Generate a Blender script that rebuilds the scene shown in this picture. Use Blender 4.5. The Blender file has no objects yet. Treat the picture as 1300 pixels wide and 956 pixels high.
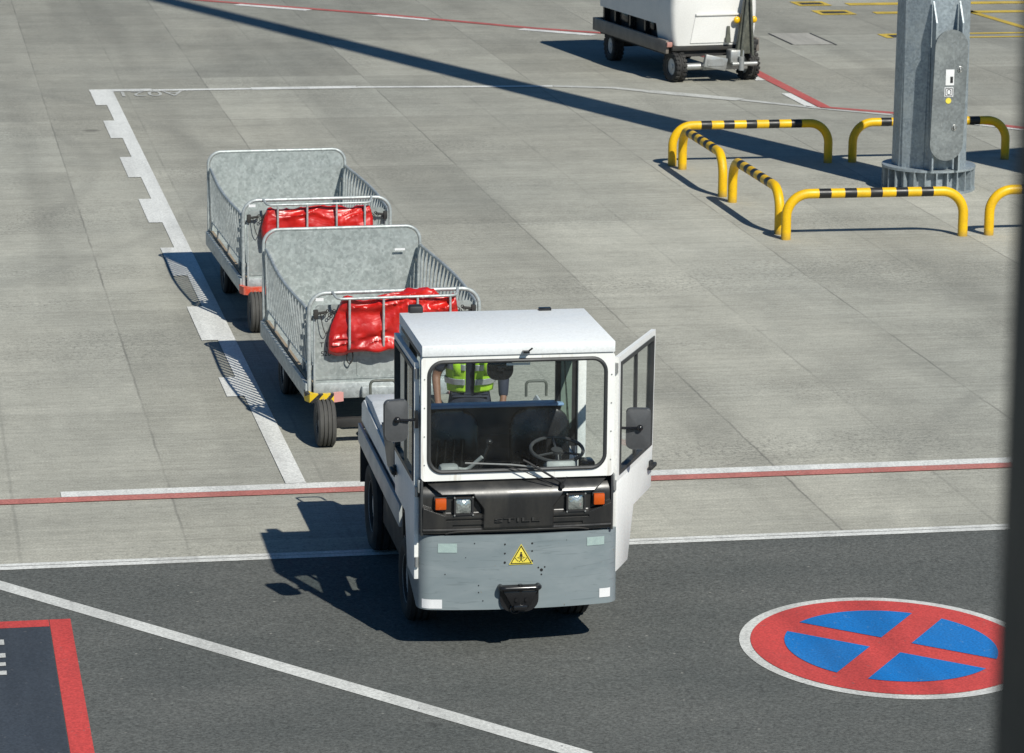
import bpy, bmesh, math, random
from mathutils import Vector, Matrix, noise
random.seed(7)
R = math.radians; PI = math.pi
S = bpy.context.scene; COL = S.collection

# ------------------------------------------------------------------ materials
def new_mat(name):
    m = bpy.data.materials.new(name); m.use_nodes = True
    nt = m.node_tree; nt.nodes.clear()
    out = nt.nodes.new('ShaderNodeOutputMaterial')
    b = nt.nodes.new('ShaderNodeBsdfPrincipled')
    nt.links.new(b.outputs[0], out.inputs[0])
    return m, nt, b, out
def N(nt, t, **kw):
    n = nt.nodes.new(t)
    for k, v in kw.items():
        if k in ('operation', 'blend_type', 'data_type', 'feature', 'noise_dimensions', 'interpolation'): setattr(n, k, v)
    return n
def coords(nt, scale=(1, 1, 1), kind='Object', loc=(0, 0, 0)):
    tc = nt.nodes.new('ShaderNodeTexCoord'); mp = nt.nodes.new('ShaderNodeMapping')
    mp.inputs['Scale'].default_value = scale; mp.inputs['Location'].default_value = loc
    nt.links.new(tc.outputs[kind], mp.inputs[0]); return mp.outputs[0]
def noise_tex(nt, vec, scale, detail=4, rough=.55, dist=0):
    n = nt.nodes.new('ShaderNodeTexNoise'); n.inputs['Scale'].default_value = scale
    n.inputs['Detail'].default_value = detail; n.inputs['Roughness'].default_value = rough
    n.inputs['Distortion'].default_value = dist
    nt.links.new(vec, n.inputs['Vector']); return n.outputs[0]
def ramp(nt, fac, stops):
    r = nt.nodes.new('ShaderNodeValToRGB'); e = r.color_ramp.elements
    while len(e) < len(stops): e.new(.5)
    for i, (p, c) in enumerate(stops):
        e[i].position = p
        e[i].color = (c, c, c, 1) if isinstance(c, (int, float)) else (*c, 1)
    nt.links.new(fac, r.inputs[0]); return r.outputs[0]
def mix(nt, fac, a, b, mode='MIX'):
    m = nt.nodes.new('ShaderNodeMix'); m.data_type = 'RGBA'; m.blend_type = mode
    for i, v in ((0, fac), (6, a), (7, b)):
        s = m.inputs[i]
        if isinstance(v, (int, float)): s.default_value = v if i == 0 else (v, v, v, 1)
        elif isinstance(v, tuple): s.default_value = (*v, 1)
        else: nt.links.new(v, s)
    return m.outputs[2]
def mth(nt, op, a, b=None, c=None):
    m = nt.nodes.new('ShaderNodeMath'); m.operation = op
    for i, v in enumerate((a, b, c)):
        if v is None: continue
        if isinstance(v, (int, float)): m.inputs[i].default_value = v
        else: nt.links.new(v, m.inputs[i])
    return m.outputs[0]
def bump(nt, b, h, strength=.3, dist=.01):
    bp = nt.nodes.new('ShaderNodeBump'); bp.inputs['Strength'].default_value = strength
    bp.inputs['Distance'].default_value = dist
    nt.links.new(h, bp.inputs['Height']); nt.links.new(bp.outputs[0], b.inputs['Normal'])

def paint(name, col, rough=.45, metal=0, dirt=.35, dirtcol=None, scale=3, bmp=.0, fine=60, coat=0, streak=False):
    """painted or worn surface: colour drift, grime patches, fine speckle, uneven gloss"""
    m, nt, b, _ = new_mat(name)
    v = coords(nt, (1, 1, .25) if streak else (1, 1, 1))
    v2 = coords(nt)
    dc = dirtcol or tuple(c*.45+.012 for c in col)
    n1 = noise_tex(nt, v, scale, 6, .65)
    n2 = noise_tex(nt, v2, fine, 3, .6)
    m1 = ramp(nt, n1, [(.42, 0), (.72, dirt)])
    c = mix(nt, m1, col, dc)
    sp = ramp(nt, n2, [(.3, .82), (.7, 1.1)])
    c = mix(nt, .55, c, mix(nt, 1, c, sp, 'MULTIPLY'))
    nt.links.new(c, b.inputs['Base Color'])
    rr = ramp(nt, n1, [(.3, rough*.8), (.75, min(1, rough*1.35))])
    nt.links.new(rr, b.inputs['Roughness'])
    b.inputs['Metallic'].default_value = metal
    if coat: b.inputs['Coat Weight'].default_value = coat; b.inputs['Coat Roughness'].default_value = .12
    if bmp: bump(nt, b, n2, bmp, .004)
    return m

def streaky(name):
    m, nt, b, _ = new_mat(name)
    n1 = noise_tex(nt, coords(nt, (1, 1, .10)), 13, 4, .65); n2 = noise_tex(nt, coords(nt), 3, 5, .65); n3 = noise_tex(nt, coords(nt), 40, 3, .7)
    c = mix(nt, ramp(nt, n2, [(.42, 0), (.75, .35)]), (.83, .83, .80), (.55, .53, .47))
    c = mix(nt, ramp(nt, n1, [(.60, 0), (.70, .42)]), c, (.42, .34, .24))
    c = mix(nt, ramp(nt, n3, [(.70, 0), (.73, .6)]), c, (.3, .26, .2))
    nt.links.new(c, b.inputs['Base Color']); b.inputs['Roughness'].default_value = .4
    return m
M = {}
M['white'] = paint('white_paint', (.84, .84, .81), .38, dirt=.22, dirtcol=(.36, .34, .29), scale=2.5, streak=True)
M['whitefront'] = streaky('white_front_paint')
M['roofwhite'] = paint('roof_white', (.80, .82, .82), .5, dirt=.25, dirtcol=(.58, .58, .55), scale=4)
M['darkplastic'] = paint('dark_plastic', (.022, .022, .022), .32, dirt=.5, dirtcol=(.065, .06, .05), scale=5, streak=True, bmp=.05)
M['black'] = paint('black_rubber', (.014, .014, .015), .55, dirt=.3, dirtcol=(.05, .047, .042), scale=6)
M['gloss'] = paint('black_gloss', (.012, .012, .013), .22, dirt=.2, dirtcol=(.04, .04, .04))
M['chassis'] = paint('chassis_black', (.018, .018, .018), .7, dirt=.6, dirtcol=(.06, .052, .042), scale=5)
M['skirt'] = paint('skirt_grey', (.40, .41, .41), .42, dirt=.5, dirtcol=(.42, .41, .38), scale=3, streak=False)
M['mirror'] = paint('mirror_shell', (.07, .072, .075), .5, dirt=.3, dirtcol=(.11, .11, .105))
M['seal'] = paint('window_seal', (.03, .032, .034), .5, dirt=.3, dirtcol=(.09, .085, .07))
M['metal'] = paint('dull_metal', (.42, .43, .42), .42, .6, dirt=.5, dirtcol=(.16, .14, .11), scale=8)
M['rust'] = paint('rusty_steel', (.2, .14, .09), .7, .1, dirt=.6, dirtcol=(.08, .05, .03), scale=8)
M['amber'] = paint('amber_lens', (.55, .085, .005), .2, dirt=.25, fine=160, coat=.5)
M['yellow'] = paint('yellow_paint', (.82, .48, .0), .35, dirt=.22, dirtcol=(.4, .22, .04), scale=5, coat=.2)
M['signyellow'] = paint('sign_yellow', (.8, .66, .08), .4, dirt=.15)
M['marks'] = paint('printed_black', (.015, .015, .015), .5, dirt=.1)
M['sticker'] = paint('sticker_white', (.78, .78, .78), .3, dirt=.3, fine=220)
M['worn'] = paint('worn_sticker', (.36, .46, .43), .4, dirt=.5, dirtcol=(.22, .28, .29), scale=30, fine=220)
M['dial'] = paint('grey_console', (.32, .33, .32), .5)
M['skytint'] = paint('bulkhead_sky_tint', (.2, .33, .52), .35, dirt=.3, scale=4)  # blue sky light on a pale shaded ledge, put into the base colour
M['interior'] = paint('cab_lining', (.02, .024, .03), .5, dirt=.3, dirtcol=(.04, .045, .05))
M['letter'] = paint('moulded_letter', (.045, .044, .042), .25)
M['dusty'] = paint('dusty_white', (.60, .62, .63), .55, dirt=.6, dirtcol=(.34, .35, .34), scale=4)
M['wheelgrey'] = paint('steering_rim', (.06, .06, .062), .25)
M['green'] = paint('cab_inner_green', (.16, .21, .17), .5, dirt=.3)
M['stripeblack'] = paint('red_guard', (.62, .07, .03), .5, dirt=.75, dirtcol=(.45, .36, .28), scale=14)
M['corner'] = paint('corner_lamp', (.45, .22, .18), .4)
M['gpugrey'] = paint('rub_rail', (.17, .15, .13), .55, dirt=.5, dirtcol=(.09, .08, .07))
M['gpuwhite'] = paint('gpu_white', (.72, .71, .68), .42, dirt=.2, dirtcol=(.45, .43, .38), scale=1.5)
M['olive'] = paint('drawbar_dark', (.07, .075, .062), .55, dirt=.6, dirtcol=(.18, .18, .14), scale=12)
M['skin'] = paint('skin', (.24, .115, .07), .5, dirt=.15)
M['hair'] = paint('hair', (.02, .014, .01), .6, fine=220, bmp=.4)
M['navy'] = paint('navy_cloth', (.022, .026, .045), .85, dirt=.2, scale=10, bmp=.2)
M['vest'] = paint('hi_vis_fabric', (.48, .80, .03), .7, dirt=.3, dirtcol=(.28, .5, .03), scale=9, bmp=.2)
M['reflect'] = paint('reflective_tape', (.5, .51, .52), .35, .3, dirt=.2)
M['boot'] = paint('boot_leather', (.03, .022, .017), .5)
M['rim'] = paint('rim_white', (.55, .56, .55), .45, .1, dirt=.5, dirtcol=(.2, .17, .13), scale=8)
M['facade'] = paint('facade_anodised', (.026, .026, .021), .6, dirt=.1)
M['plank'] = paint('deck_wood', (.32, .25, .17), .75, dirt=.6, dirtcol=(.15, .12, .09), scale=9)

def rnd(nt, v):
    oi = nt.nodes.new('ShaderNodeObjectInfo'); va = nt.nodes.new('ShaderNodeVectorMath'); va.operation = 'MULTIPLY_ADD'
    nt.links.new(oi.outputs['Random'], va.inputs[0]); va.inputs[1].default_value = (17, 9, 13); nt.links.new(v, va.inputs[2]); return va.outputs[0]
def galvanised(name, base=(.44, .47, .455), dark=(.27, .30, .29), sc=9):
    m, nt, b, _ = new_mat(name); v = rnd(nt, coords(nt))
    vo = nt.nodes.new('ShaderNodeTexVoronoi'); vo.inputs['Scale'].default_value = 38
    nt.links.new(v, vo.inputs['Vector'])
    sp = nt.nodes.new('ShaderNodeRGBToBW'); nt.links.new(vo.outputs['Color'], sp.inputs[0])
    n1 = noise_tex(nt, v, sc, 8, .72, .6); n2 = noise_tex(nt, v, 2.2, 5, .6)
    c = mix(nt, ramp(nt, n1, [(.33, 0), (.68, 1)]), dark, base)
    c = mix(nt, .38, c, mix(nt, 1, c, ramp(nt, sp.outputs[0], [(.2, .6), (.8, 1.35)]), 'MULTIPLY'))
    c = mix(nt, ramp(nt, n2, [(.5, 0), (.8, .5)]), c, (.5, .53, .51))
    # scuffs
    v3 = rnd(nt, coords(nt, (1, 1, .12))); n3 = noise_tex(nt, v3, 22, 3, .6, 1.5)
    c = mix(nt, ramp(nt, n3, [(.66, 0), (.72, .35)]), c, (.62, .64, .62))
    nt.links.new(c, b.inputs['Base Color'])
    b.inputs['Metallic'].default_value = .35
    nt.links.new(ramp(nt, n1, [(.3, .58), (.7, .4)]), b.inputs['Roughness'])
    bump(nt, b, n1, .12, .004)
    return m
M['galv'] = galvanised('galvanised_sheet'); M['galvtube'] = galvanised('galvanised_tube', (.5, .53, .52), (.34, .37, .37), 14)
M['galvpole'] = galvanised('galvanised_mast', (.36, .41, .43), (.24, .28, .31), 11)
M['plate'] = galvanised('weathered_plate', (.26, .28, .28), (.15, .165, .165), 3.5)

def bumper_mat():
    m, nt, b, _ = new_mat('bumper_grey_paint'); v = coords(nt)
    n1 = noise_tex(nt, coords(nt, (1.2, 1, 3.5)), 1.6, 5, .6, 1.2); n2 = noise_tex(nt, v, 90, 2)
    c = mix(nt, ramp(nt, n1, [(.35, 0), (.65, 1)]), (.185, .222, .234), (.225, .26, .27))
    sc = noise_tex(nt, coords(nt, (.5, 1, 6)), 4, 4, .5, 2.5)
    c = mix(nt, ramp(nt, sc, [(.60, 0), (.66, .35), (.7, 0)]), c, (.085, .11, .115))
    ch = noise_tex(nt, v, 34, 3, .7)
    c = mix(nt, ramp(nt, ch, [(.70, 0), (.73, .5)]), c, (.2, .15, .09))
    nt.links.new(c, b.inputs['Base Color'])
    nt.links.new(ramp(nt, n1, [(.3, .28), (.7, .5)]), b.inputs['Roughness'])
    dent = noise_tex(nt, coords(nt, (1, 1, 1.6)), 2.4, 2, .4)
    bump(nt, b, dent, .12, .05)
    return m
M['bumper'] = bumper_mat()

def tyre_mat():
    m, nt, b, _ = new_mat('tyre_rubber'); v = coords(nt)
    n1 = noise_tex(nt, v, 6, 5, .6)
    nt.links.new(mix(nt, ramp(nt, n1, [(.35, 0), (.7, .8)]), (.015, .015, .015), (.05, .047, .042)), b.inputs['Base Color'])
    b.inputs['Roughness'].default_value = .8; bump(nt, b, noise_tex(nt, v, 70, 2), .2, .004)
    return m
M['tyre'] = tyre_mat()
M['treadworn'] = paint('tread_worn', (.065, .063, .058), .85, dirt=.5, dirtcol=(.05, .048, .044), scale=9)

def tarp_mat():
    m, nt, b, _ = new_mat('red_tarpaulin'); v = coords(nt)
    n1 = noise_tex(nt, v, 3.5, 5, .6)
    nt.links.new(mix(nt, ramp(nt, n1, [(.35, 0), (.7, 1)]), (.62, .014, .007), (.34, .006, .006)), b.inputs['Base Color'])
    b.inputs['Roughness'].default_value = .4; b.inputs['Coat Weight'].default_value = .3; b.inputs['Coat Roughness'].default_value = .25
    n2 = noise_tex(nt, coords(nt, (1, 1, 1.2)), 4.5, 3, .45, 1.0)
    r1 = mth(nt, 'ABSOLUTE', mth(nt, 'SUBTRACT', n2, .5))
    vo = nt.nodes.new('ShaderNodeTexVoronoi'); vo.feature = 'DISTANCE_TO_EDGE'; vo.inputs['Scale'].default_value = 8
    nt.links.new(coords(nt, (1, 1, 1.5)), vo.inputs['Vector'])
    h = mth(nt, 'ADD', r1, mth(nt, 'MULTIPLY', vo.outputs[0], .15))
    bump(nt, b, h, .38, .05)
    return m
M['tarp'] = tarp_mat()

def glass_mat(name, tint=(.94, .965, .965), refl=.9, dust=.007, ior=1.4):
    m, nt, b, out = new_mat(name); nt.nodes.remove(b)
    t = nt.nodes.new('ShaderNodeBsdfTransparent'); t.inputs[0].default_value = (*tint, 1)
    g = nt.nodes.new('ShaderNodeBsdfGlossy'); g.inputs['Roughness'].default_value = .03
    g.inputs[0].default_value = (refl, refl, refl, 1)
    f = nt.nodes.new('ShaderNodeFresnel'); f.inputs[0].default_value = ior
    gm = nt.nodes.new('ShaderNodeNewGeometry')
    mx = nt.nodes.new('ShaderNodeMixShader'); nt.links.new(mth(nt, 'MULTIPLY', f.outputs[0], mth(nt, 'SUBTRACT', 1, gm.outputs['Backfacing'])), mx.inputs[0])
    nt.links.new(t.outputs[0], mx.inputs[1]); nt.links.new(g.outputs[0], mx.inputs[2])
    d = nt.nodes.new('ShaderNodeBsdfDiffuse'); d.inputs[0].default_value = (.45, .43, .38, 1)
    n1 = noise_tex(nt, coords(nt), 5, 5, .65)
    mx2 = nt.nodes.new('ShaderNodeMixShader'); nt.links.new(ramp(nt, n1, [(.4, dust*.4), (.75, dust*2.5)]), mx2.inputs[0])
    nt.links.new(mx.outputs[0], mx2.inputs[1]); nt.links.new(d.outputs[0], mx2.inputs[2])
    nt.links.new(mx2.outputs[0], out.inputs[0]); return m
M['glass'] = glass_mat('window_glass')
def lens_mat():
    m, nt, b, _ = new_mat('headlight_lens'); v = coords(nt, (1, 1, 1))
    w = nt.nodes.new('ShaderNodeTexVoronoi'); w.inputs['Scale'].default_value = 48; nt.links.new(v, w.inputs['Vector'])
    b.inputs['Base Color'].default_value = (.50, .53, .50, 1); b.inputs['Metallic'].default_value = .7; b.inputs['Roughness'].default_value = .2
    bump(nt, b, w.outputs[0], .4, .008); return m
M['lens'] = lens_mat()
def band_mat(name, a, bcol, period, duty, lo, hi, axis='X', off=0):
    """two alternating bands along one object axis between lo and hi, the rest plain a"""
    m, nt, b, _ = new_mat(name); v = coords(nt)
    sx = nt.nodes.new('ShaderNodeSeparateXYZ'); nt.links.new(v, sx.inputs[0]); x = sx.outputs[axis]
    if axis == 'D': pass
    fr = mth(nt, 'FRACT', mth(nt, 'DIVIDE', mth(nt, 'ADD', x, 50*period+off), period))
    on = mth(nt, 'LESS_THAN', fr, duty)
    on = mth(nt, 'MULTIPLY', on, mth(nt, 'MULTIPLY', mth(nt, 'GREATER_THAN', x, lo), mth(nt, 'LESS_THAN', x, hi)))
    z_ = sx.outputs[2]; v = rnd(nt, v); n1 = noise_tex(nt, v, 5, 5, .65)
    c = mix(nt, on, mix(nt, ramp(nt, n1, [(.45, 0), (.8, .5)]), a, tuple(q*.55 for q in a)), mix(nt, ramp(nt, n1, [(.45, 0), (.8, .6)]), bcol, tuple(q*.9+.012 for q in bcol)))
    nk = ramp(nt, noise_tex(nt, v, 22, 4, .8), [(.66, 0), (.70, .7)])
    c = mix(nt, nk, c, (.12, .085, .05))
    if axis == 'X': c = mix(nt, mth(nt, 'MULTIPLY', ramp(nt, z_, [(.0, .75), (.10, 0)]), ramp(nt, n1, [(.3, .4), (.6, 1)])), c, (.16, .13, .08))
    sc_ = ramp(nt, noise_tex(nt, v, 60, 2, .6), [(.3, .88), (.7, 1.06)]); c = mix(nt, 1, c, sc_, 'MULTIPLY')
    nt.links.new(c, b.inputs['Base Color']); nt.links.new(ramp(nt, n1, [(.3, .32), (.7, .6)]), b.inputs['Roughness'])
    return m
M['hoop'] = band_mat('hazard_bands', (.80, .47, .002), (.012, .012, .012), .31, .47, -.70, .70, 'X', .075)
def chevron_mat():
    m, nt, b, _ = new_mat('chevron_tape'); v = coords(nt)
    sx = nt.nodes.new('ShaderNodeSeparateXYZ'); nt.links.new(v, sx.inputs[0])
    d = mth(nt, 'ADD', sx.outputs[0], mth(nt, 'MULTIPLY', sx.outputs[2], -.9))
    fr = mth(nt, 'FRACT', mth(nt, 'DIVIDE', mth(nt, 'ADD', d, 10.0), .11))
    on = mth(nt, 'LESS_THAN', fr, .4)
    c = mix(nt, on, (.75, .5, .01), (.02, .02, .02))
    c = mix(nt, mth(nt, 'GREATER_THAN', sx.outputs[0], -.56), c, (.6, .28, .25))
    nt.links.new(mix(nt, ramp(nt, noise_tex(nt, v, 25, 4, .7), [(.55, 0), (.7, .7)]), c, (.3, .28, .24)), b.inputs['Base Color'])
    b.inputs['Roughness'].default_value = .5; return m
M['chevron'] = chevron_mat()

# ground materials --------------------------------------------------------
def concrete_nodes(nt, worldloc=True):
    """returns colour and height sockets for slab concrete; metres"""
    tc = nt.nodes.new('ShaderNodeNewGeometry'); P = tc.outputs['Position']
    def mp(scale, loc=(0, 0, 0)):
        q = nt.nodes.new('ShaderNodeMapping'); q.inputs['Scale'].default_value = scale; q.inputs['Location'].default_value = loc
        nt.links.new(P, q.inputs[0]); return q.outputs[0]
    sx = nt.nodes.new('ShaderNodeSeparateXYZ'); nt.links.new(P, sx.inputs[0])
    X, Y = sx.outputs[0], sx.outputs[1]
    wob = mth(nt, 'MULTIPLY', mth(nt, 'SUBTRACT', noise_tex(nt, mp((1, 1, 1)), 3, 3), .5), .03)
    xs = mth(nt, 'DIVIDE', mth(nt, 'ADD', mth(nt, 'ADD', X, wob), 2.575*40-2.05), 2.575)
    ys = mth(nt, 'DIVIDE', mth(nt, 'ADD', mth(nt, 'ADD', Y, wob), 4.6*40-1.9), 4.6)
    fx, fy = mth(nt, 'FRACT', xs), mth(nt, 'FRACT', ys)
    dx = mth(nt, 'MULTIPLY', mth(nt, 'MINIMUM', fx, mth(nt, 'SUBTRACT', 1, fx)), 2.575)
    dy = mth(nt, 'MULTIPLY', mth(nt, 'MINIMUM', fy, mth(nt, 'SUBTRACT', 1, fy)), 4.6)
    cell = nt.nodes.new('ShaderNodeCombineXYZ'); nt.links.new(mth(nt, 'FLOOR', xs), cell.inputs[0]); nt.links.new(mth(nt, 'FLOOR', ys), cell.inputs[1])
    wn = nt.nodes.new('ShaderNodeTexWhiteNoise'); nt.links.new(cell.outputs[0], wn.inputs[0])
    # broom strokes across each slab, large blotches, grain
    st1 = noise_tex(nt, mp((.35, 14, 1)), 1.0, 5, .65, .3)
    st2 = noise_tex(nt, mp((.12, 2.2, 1)), 1.0, 4, .6)
    big = noise_tex(nt, mp((.22, .12, 1)), 1.0, 4, .6)
    med = noise_tex(nt, mp((1, .8, 1)), 1.2, 6, .68)
    gr = noise_tex(nt, mp((1, 1, 1)), 55, 3, .7)
    c = mix(nt, ramp(nt, big, [(.35, 0), (.65, 1)]), (.362, .358, .308), (.475, .460, .388))
    sl = ramp(nt, wn.outputs[0], [(0, .82), (1, 1.07)]); c = mix(nt, 1, c, sl, 'MULTIPLY')
    c = mix(nt, 1, c, ramp(nt, st1, [(.3, .87), (.7, 1.10)]), 'MULTIPLY')
    c = mix(nt, 1, c, ramp(nt, st2, [(.3, .95), (.7, 1.04)]), 'MULTIPLY')
    c = mix(nt, 1, c, ramp(nt, med, [(.3, .85), (.7, 1.1)]), 'MULTIPLY')
    c = mix(nt, 1, c, ramp(nt, gr, [(.3, .70), (.7, 1.24)]), 'MULTIPLY')
    g2 = noise_tex(nt, mp((.6, 1.6, 1)), 14, 4, .7)
    c = mix(nt, 1, c, ramp(nt, g2, [(.3, .84), (.7, 1.12)]), 'MULTIPLY')
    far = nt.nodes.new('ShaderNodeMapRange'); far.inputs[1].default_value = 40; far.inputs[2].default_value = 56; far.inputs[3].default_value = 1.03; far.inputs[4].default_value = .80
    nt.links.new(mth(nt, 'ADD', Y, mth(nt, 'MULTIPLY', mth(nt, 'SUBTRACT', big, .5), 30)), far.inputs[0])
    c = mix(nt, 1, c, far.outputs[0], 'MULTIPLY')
    # exposed dark aggregate, in patches and near the road
    agg = ramp(nt, noise_tex(nt, mp((1, 1, 1)), 22, 3, .75), [(.50, 0), (.62, .6)])
    pat = ramp(nt, noise_tex(nt, mp((.25, .5, 1), (3, 1, 0)), 1.0, 3, .5), [(.44, 0), (.66, 1)])
    c = mix(nt, mth(nt, 'MULTIPLY', agg, pat), c, (.13, .13, .115))
    # stains
    vs = nt.nodes.new('ShaderNodeTexVoronoi'); vs.inputs['Scale'].default_value = .33; nt.links.new(mp((1, 1, 1)), vs.inputs['Vector'])
    blot = mth(nt, 'ADD', vs.outputs['Distance'], mth(nt, 'MULTIPLY', mth(nt, 'SUBTRACT', med, .5), .09))
    c = mix(nt, ramp(nt, blot, [(.028, .55), (.055, 0)]), c, (.075, .07, .06))
    # wheel tracks along the apron
    tr = noise_tex(nt, mp((.9, .035, 1), (1.3, 0, 0)), 1.0, 3, .5)
    c = mix(nt, 1, c, ramp(nt, tr, [(.35, .86), (.55, 1.03)]), 'MULTIPLY')
    # faint curved rubber tracks
    for cx_, cy_, rr_ in ((22.0, 20.0, 15.2), (22.0, 20.0, 13.55), (-9.0, 44.0, 13.0), (-9.0, 44.0, 11.4), (30.0, 52.0, 17.5)):
        vd = nt.nodes.new('ShaderNodeVectorMath'); vd.operation = 'DISTANCE'; cb = nt.nodes.new('ShaderNodeCombineXYZ'); nt.links.new(X, cb.inputs[0]); nt.links.new(Y, cb.inputs[1])
        nt.links.new(cb.outputs[0], vd.inputs[0]); vd.inputs[1].default_value = (cx_, cy_, 0)
        dd = mth(nt, 'ABSOLUTE', mth(nt, 'SUBTRACT', vd.outputs['Value'], rr_))
        c = mix(nt, mth(nt, 'MULTIPLY', ramp(nt, dd, [(.05, .20), (.16, 0)]), ramp(nt, med, [(.38, .15), (.6, 1)])), c, (.11, .11, .10))
    # joints
    jn = ramp(nt, noise_tex(nt, mp((.6, .6, 1)), 1.0, 2), [(.38, .14), (.65, .6)])
    jx = ramp(nt, dx, [(.004, 1), (.015, 0)]); jy = ramp(nt, dy, [(.008, 1), (.025, 0)])
    hx = mth(nt, 'MULTIPLY', mth(nt, 'ABSOLUTE', mth(nt, 'SUBTRACT', fx, .5)), 2.575)
    c = mix(nt, mth(nt, 'MULTIPLY', ramp(nt, hx, [(.006, .55), (.02, 0)]), jn), c, (.14, .138, .12))
    half = mth(nt, 'GREATER_THAN', fx, .5); c = mix(nt, mth(nt, 'MULTIPLY', half, ramp(nt, wn.outputs[0], [(.3, 0), (.5, .09)])), c, (.2, .2, .18))
    c = mix(nt, mth(nt, 'MULTIPLY', jx, jn), c, (.09, .088, .08))
    c = mix(nt, mth(nt, 'MULTIPLY', jy, mth(nt, 'MULTIPLY', jn, .45)), c, (.46, .45, .40))
    h = mth(nt, 'ADD', mth(nt, 'MULTIPLY', st1, .4), mth(nt, 'MULTIPLY', gr, .6))
    return c, h, P
def ground_mat(kind):
    m, nt, b, _ = new_mat(kind)
    if kind == 'concrete':
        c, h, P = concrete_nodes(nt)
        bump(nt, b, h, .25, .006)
    else:
        g = nt.nodes.new('ShaderNodeNewGeometry')
        def mp(s):
            q = nt.nodes.new('ShaderNodeMapping'); q.inputs['Scale'].default_value = s; nt.links.new(g.outputs['Position'], q.inputs[0]); return q.outputs[0]
        n0 = noise_tex(nt, mp((.5, .8, 1)), 1, 5, .6); n1 = noise_tex(nt, mp((1, 1, 1)), 38, 4, .8); n2 = noise_tex(nt, mp((1, 1, 1)), 14, 3, .6)
        c = mix(nt, ramp(nt, n0, [(.35, 0), (.65, 1)]), (.090, .095, .089), (.118, .121, .112))
        c = mix(nt, 1, c, ramp(nt, n1, [(.3, .5), (.7, 1.6)]), 'MULTIPLY')
        c = mix(nt, 1, c, ramp(nt, n2, [(.3, .86), (.7, 1.12)]), 'MULTIPLY')
        vo = nt.nodes.new('ShaderNodeTexVoronoi'); vo.inputs['Scale'].default_value = 9; nt.links.new(mp((1, 1, 1)), vo.inputs['Vector'])
        sel = nt.nodes.new('ShaderNodeRGBToBW'); nt.links.new(vo.outputs['Color'], sel.inputs[0])
        spk = mth(nt, 'MULTIPLY', ramp(nt, vo.outputs['Distance'], [(.07, 1), (.11, 0)]), ramp(nt, sel.outputs[0], [(.66, 0), (.74, .8)]))
        c = mix(nt, spk, c, (.30, .29, .26))
        v2 = nt.nodes.new('ShaderNodeTexVoronoi'); v2.inputs['Scale'].default_value = .8; nt.links.new(mp((1, 1, 1)), v2.inputs['Vector'])
        c = mix(nt, ramp(nt, v2.outputs['Distance'], [(.035, .6), (.07, 0)]), c, (.022, .022, .022))
        bump(nt, b, n1, .5, .01)
    nt.links.new(c, b.inputs['Base Color']); b.inputs['Roughness'].default_value = .88
    b.inputs['Specular IOR Level'].default_value = .25
    return m
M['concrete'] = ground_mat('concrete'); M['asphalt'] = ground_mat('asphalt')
def mark_mat(name, col, wear=.5, under=(.26, .25, .22), rough=.7, fade=1):
    m, nt, b, _ = new_mat(name)
    g = nt.nodes.new('ShaderNodeNewGeometry'); P = g.outputs['Position']
    n1 = noise_tex(nt, P, 30, 5, .8); n2 = noise_tex(nt, P, 1.3, 4, .6); n3 = noise_tex(nt, P, 60, 2)
    w = mth(nt, 'ADD', mth(nt, 'MULTIPLY', n1, .6), mth(nt, 'MULTIPLY', n2, .4))
    mask = ramp(nt, w, [(.64-.14*wear, 0), (.72-.1*wear, .85)])
    c = mix(nt, mask, mix(nt, ramp(nt, n2, [(.3, 0), (.7, .14)]), col, under), under)
    c = mix(nt, 1, c, ramp(nt, n3, [(.3, .74), (.7, 1.2)]), 'MULTIPLY')
    chips = noise_tex(nt, P, 17, 3, .75); c = mix(nt, ramp(nt, chips, [(.66, 0), (.69, .5+.4*wear)]), c, tuple(min(1, q*1.5+.03) for q in under))
    tk = nt.nodes.new('ShaderNodeMapping'); tk.inputs['Scale'].default_value = (1.6, .12, 1); tk.inputs['Rotation'].default_value = (0, 0, .35); nt.links.new(P, tk.inputs[0])
    c = mix(nt, 1, c, ramp(nt, noise_tex(nt, tk.outputs[0], 1.5, 4, .6), [(.35, .80), (.55, 1.02)]), 'MULTIPLY')
    nt.links.new(c, b.inputs['Base Color']); b.inputs['Roughness'].default_value = rough
    return m
M['mwhite'] = mark_mat('marking_white', (.72, .72, .68), .35)
M['mwhite2'] = mark_mat('marking_white_faded', (.52, .52, .48), .6)
M['mwhitea'] = mark_mat('marking_white_road', (.66, .66, .62), .4, (.07, .07, .07))
M['mred'] = mark_mat('marking_red', (.50, .17, .14), .45)
M['mredfar'] = mark_mat('marking_red_far', (.46, .09, .075), .4)
M['msred'] = mark_mat('symbol_red', (.60, .065, .055), .28, (.12, .06, .055))
M['msblue'] = mark_mat('symbol_blue', (.0, .17, .52), .12, (.10, .18, .26))
M['myellow'] = mark_mat('marking_yellow', (.62, .43, .04), .35)
M['mdark'] = mark_mat('marking_dark_panel', (.045, .055, .068), .3, (.07, .07, .07))
M['mblack'] = mark_mat('marking_black', (.03, .03, .028), .3)
M['mslab'] = mark_mat('drain_slab', (.40, .38, .33), .3)

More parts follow.
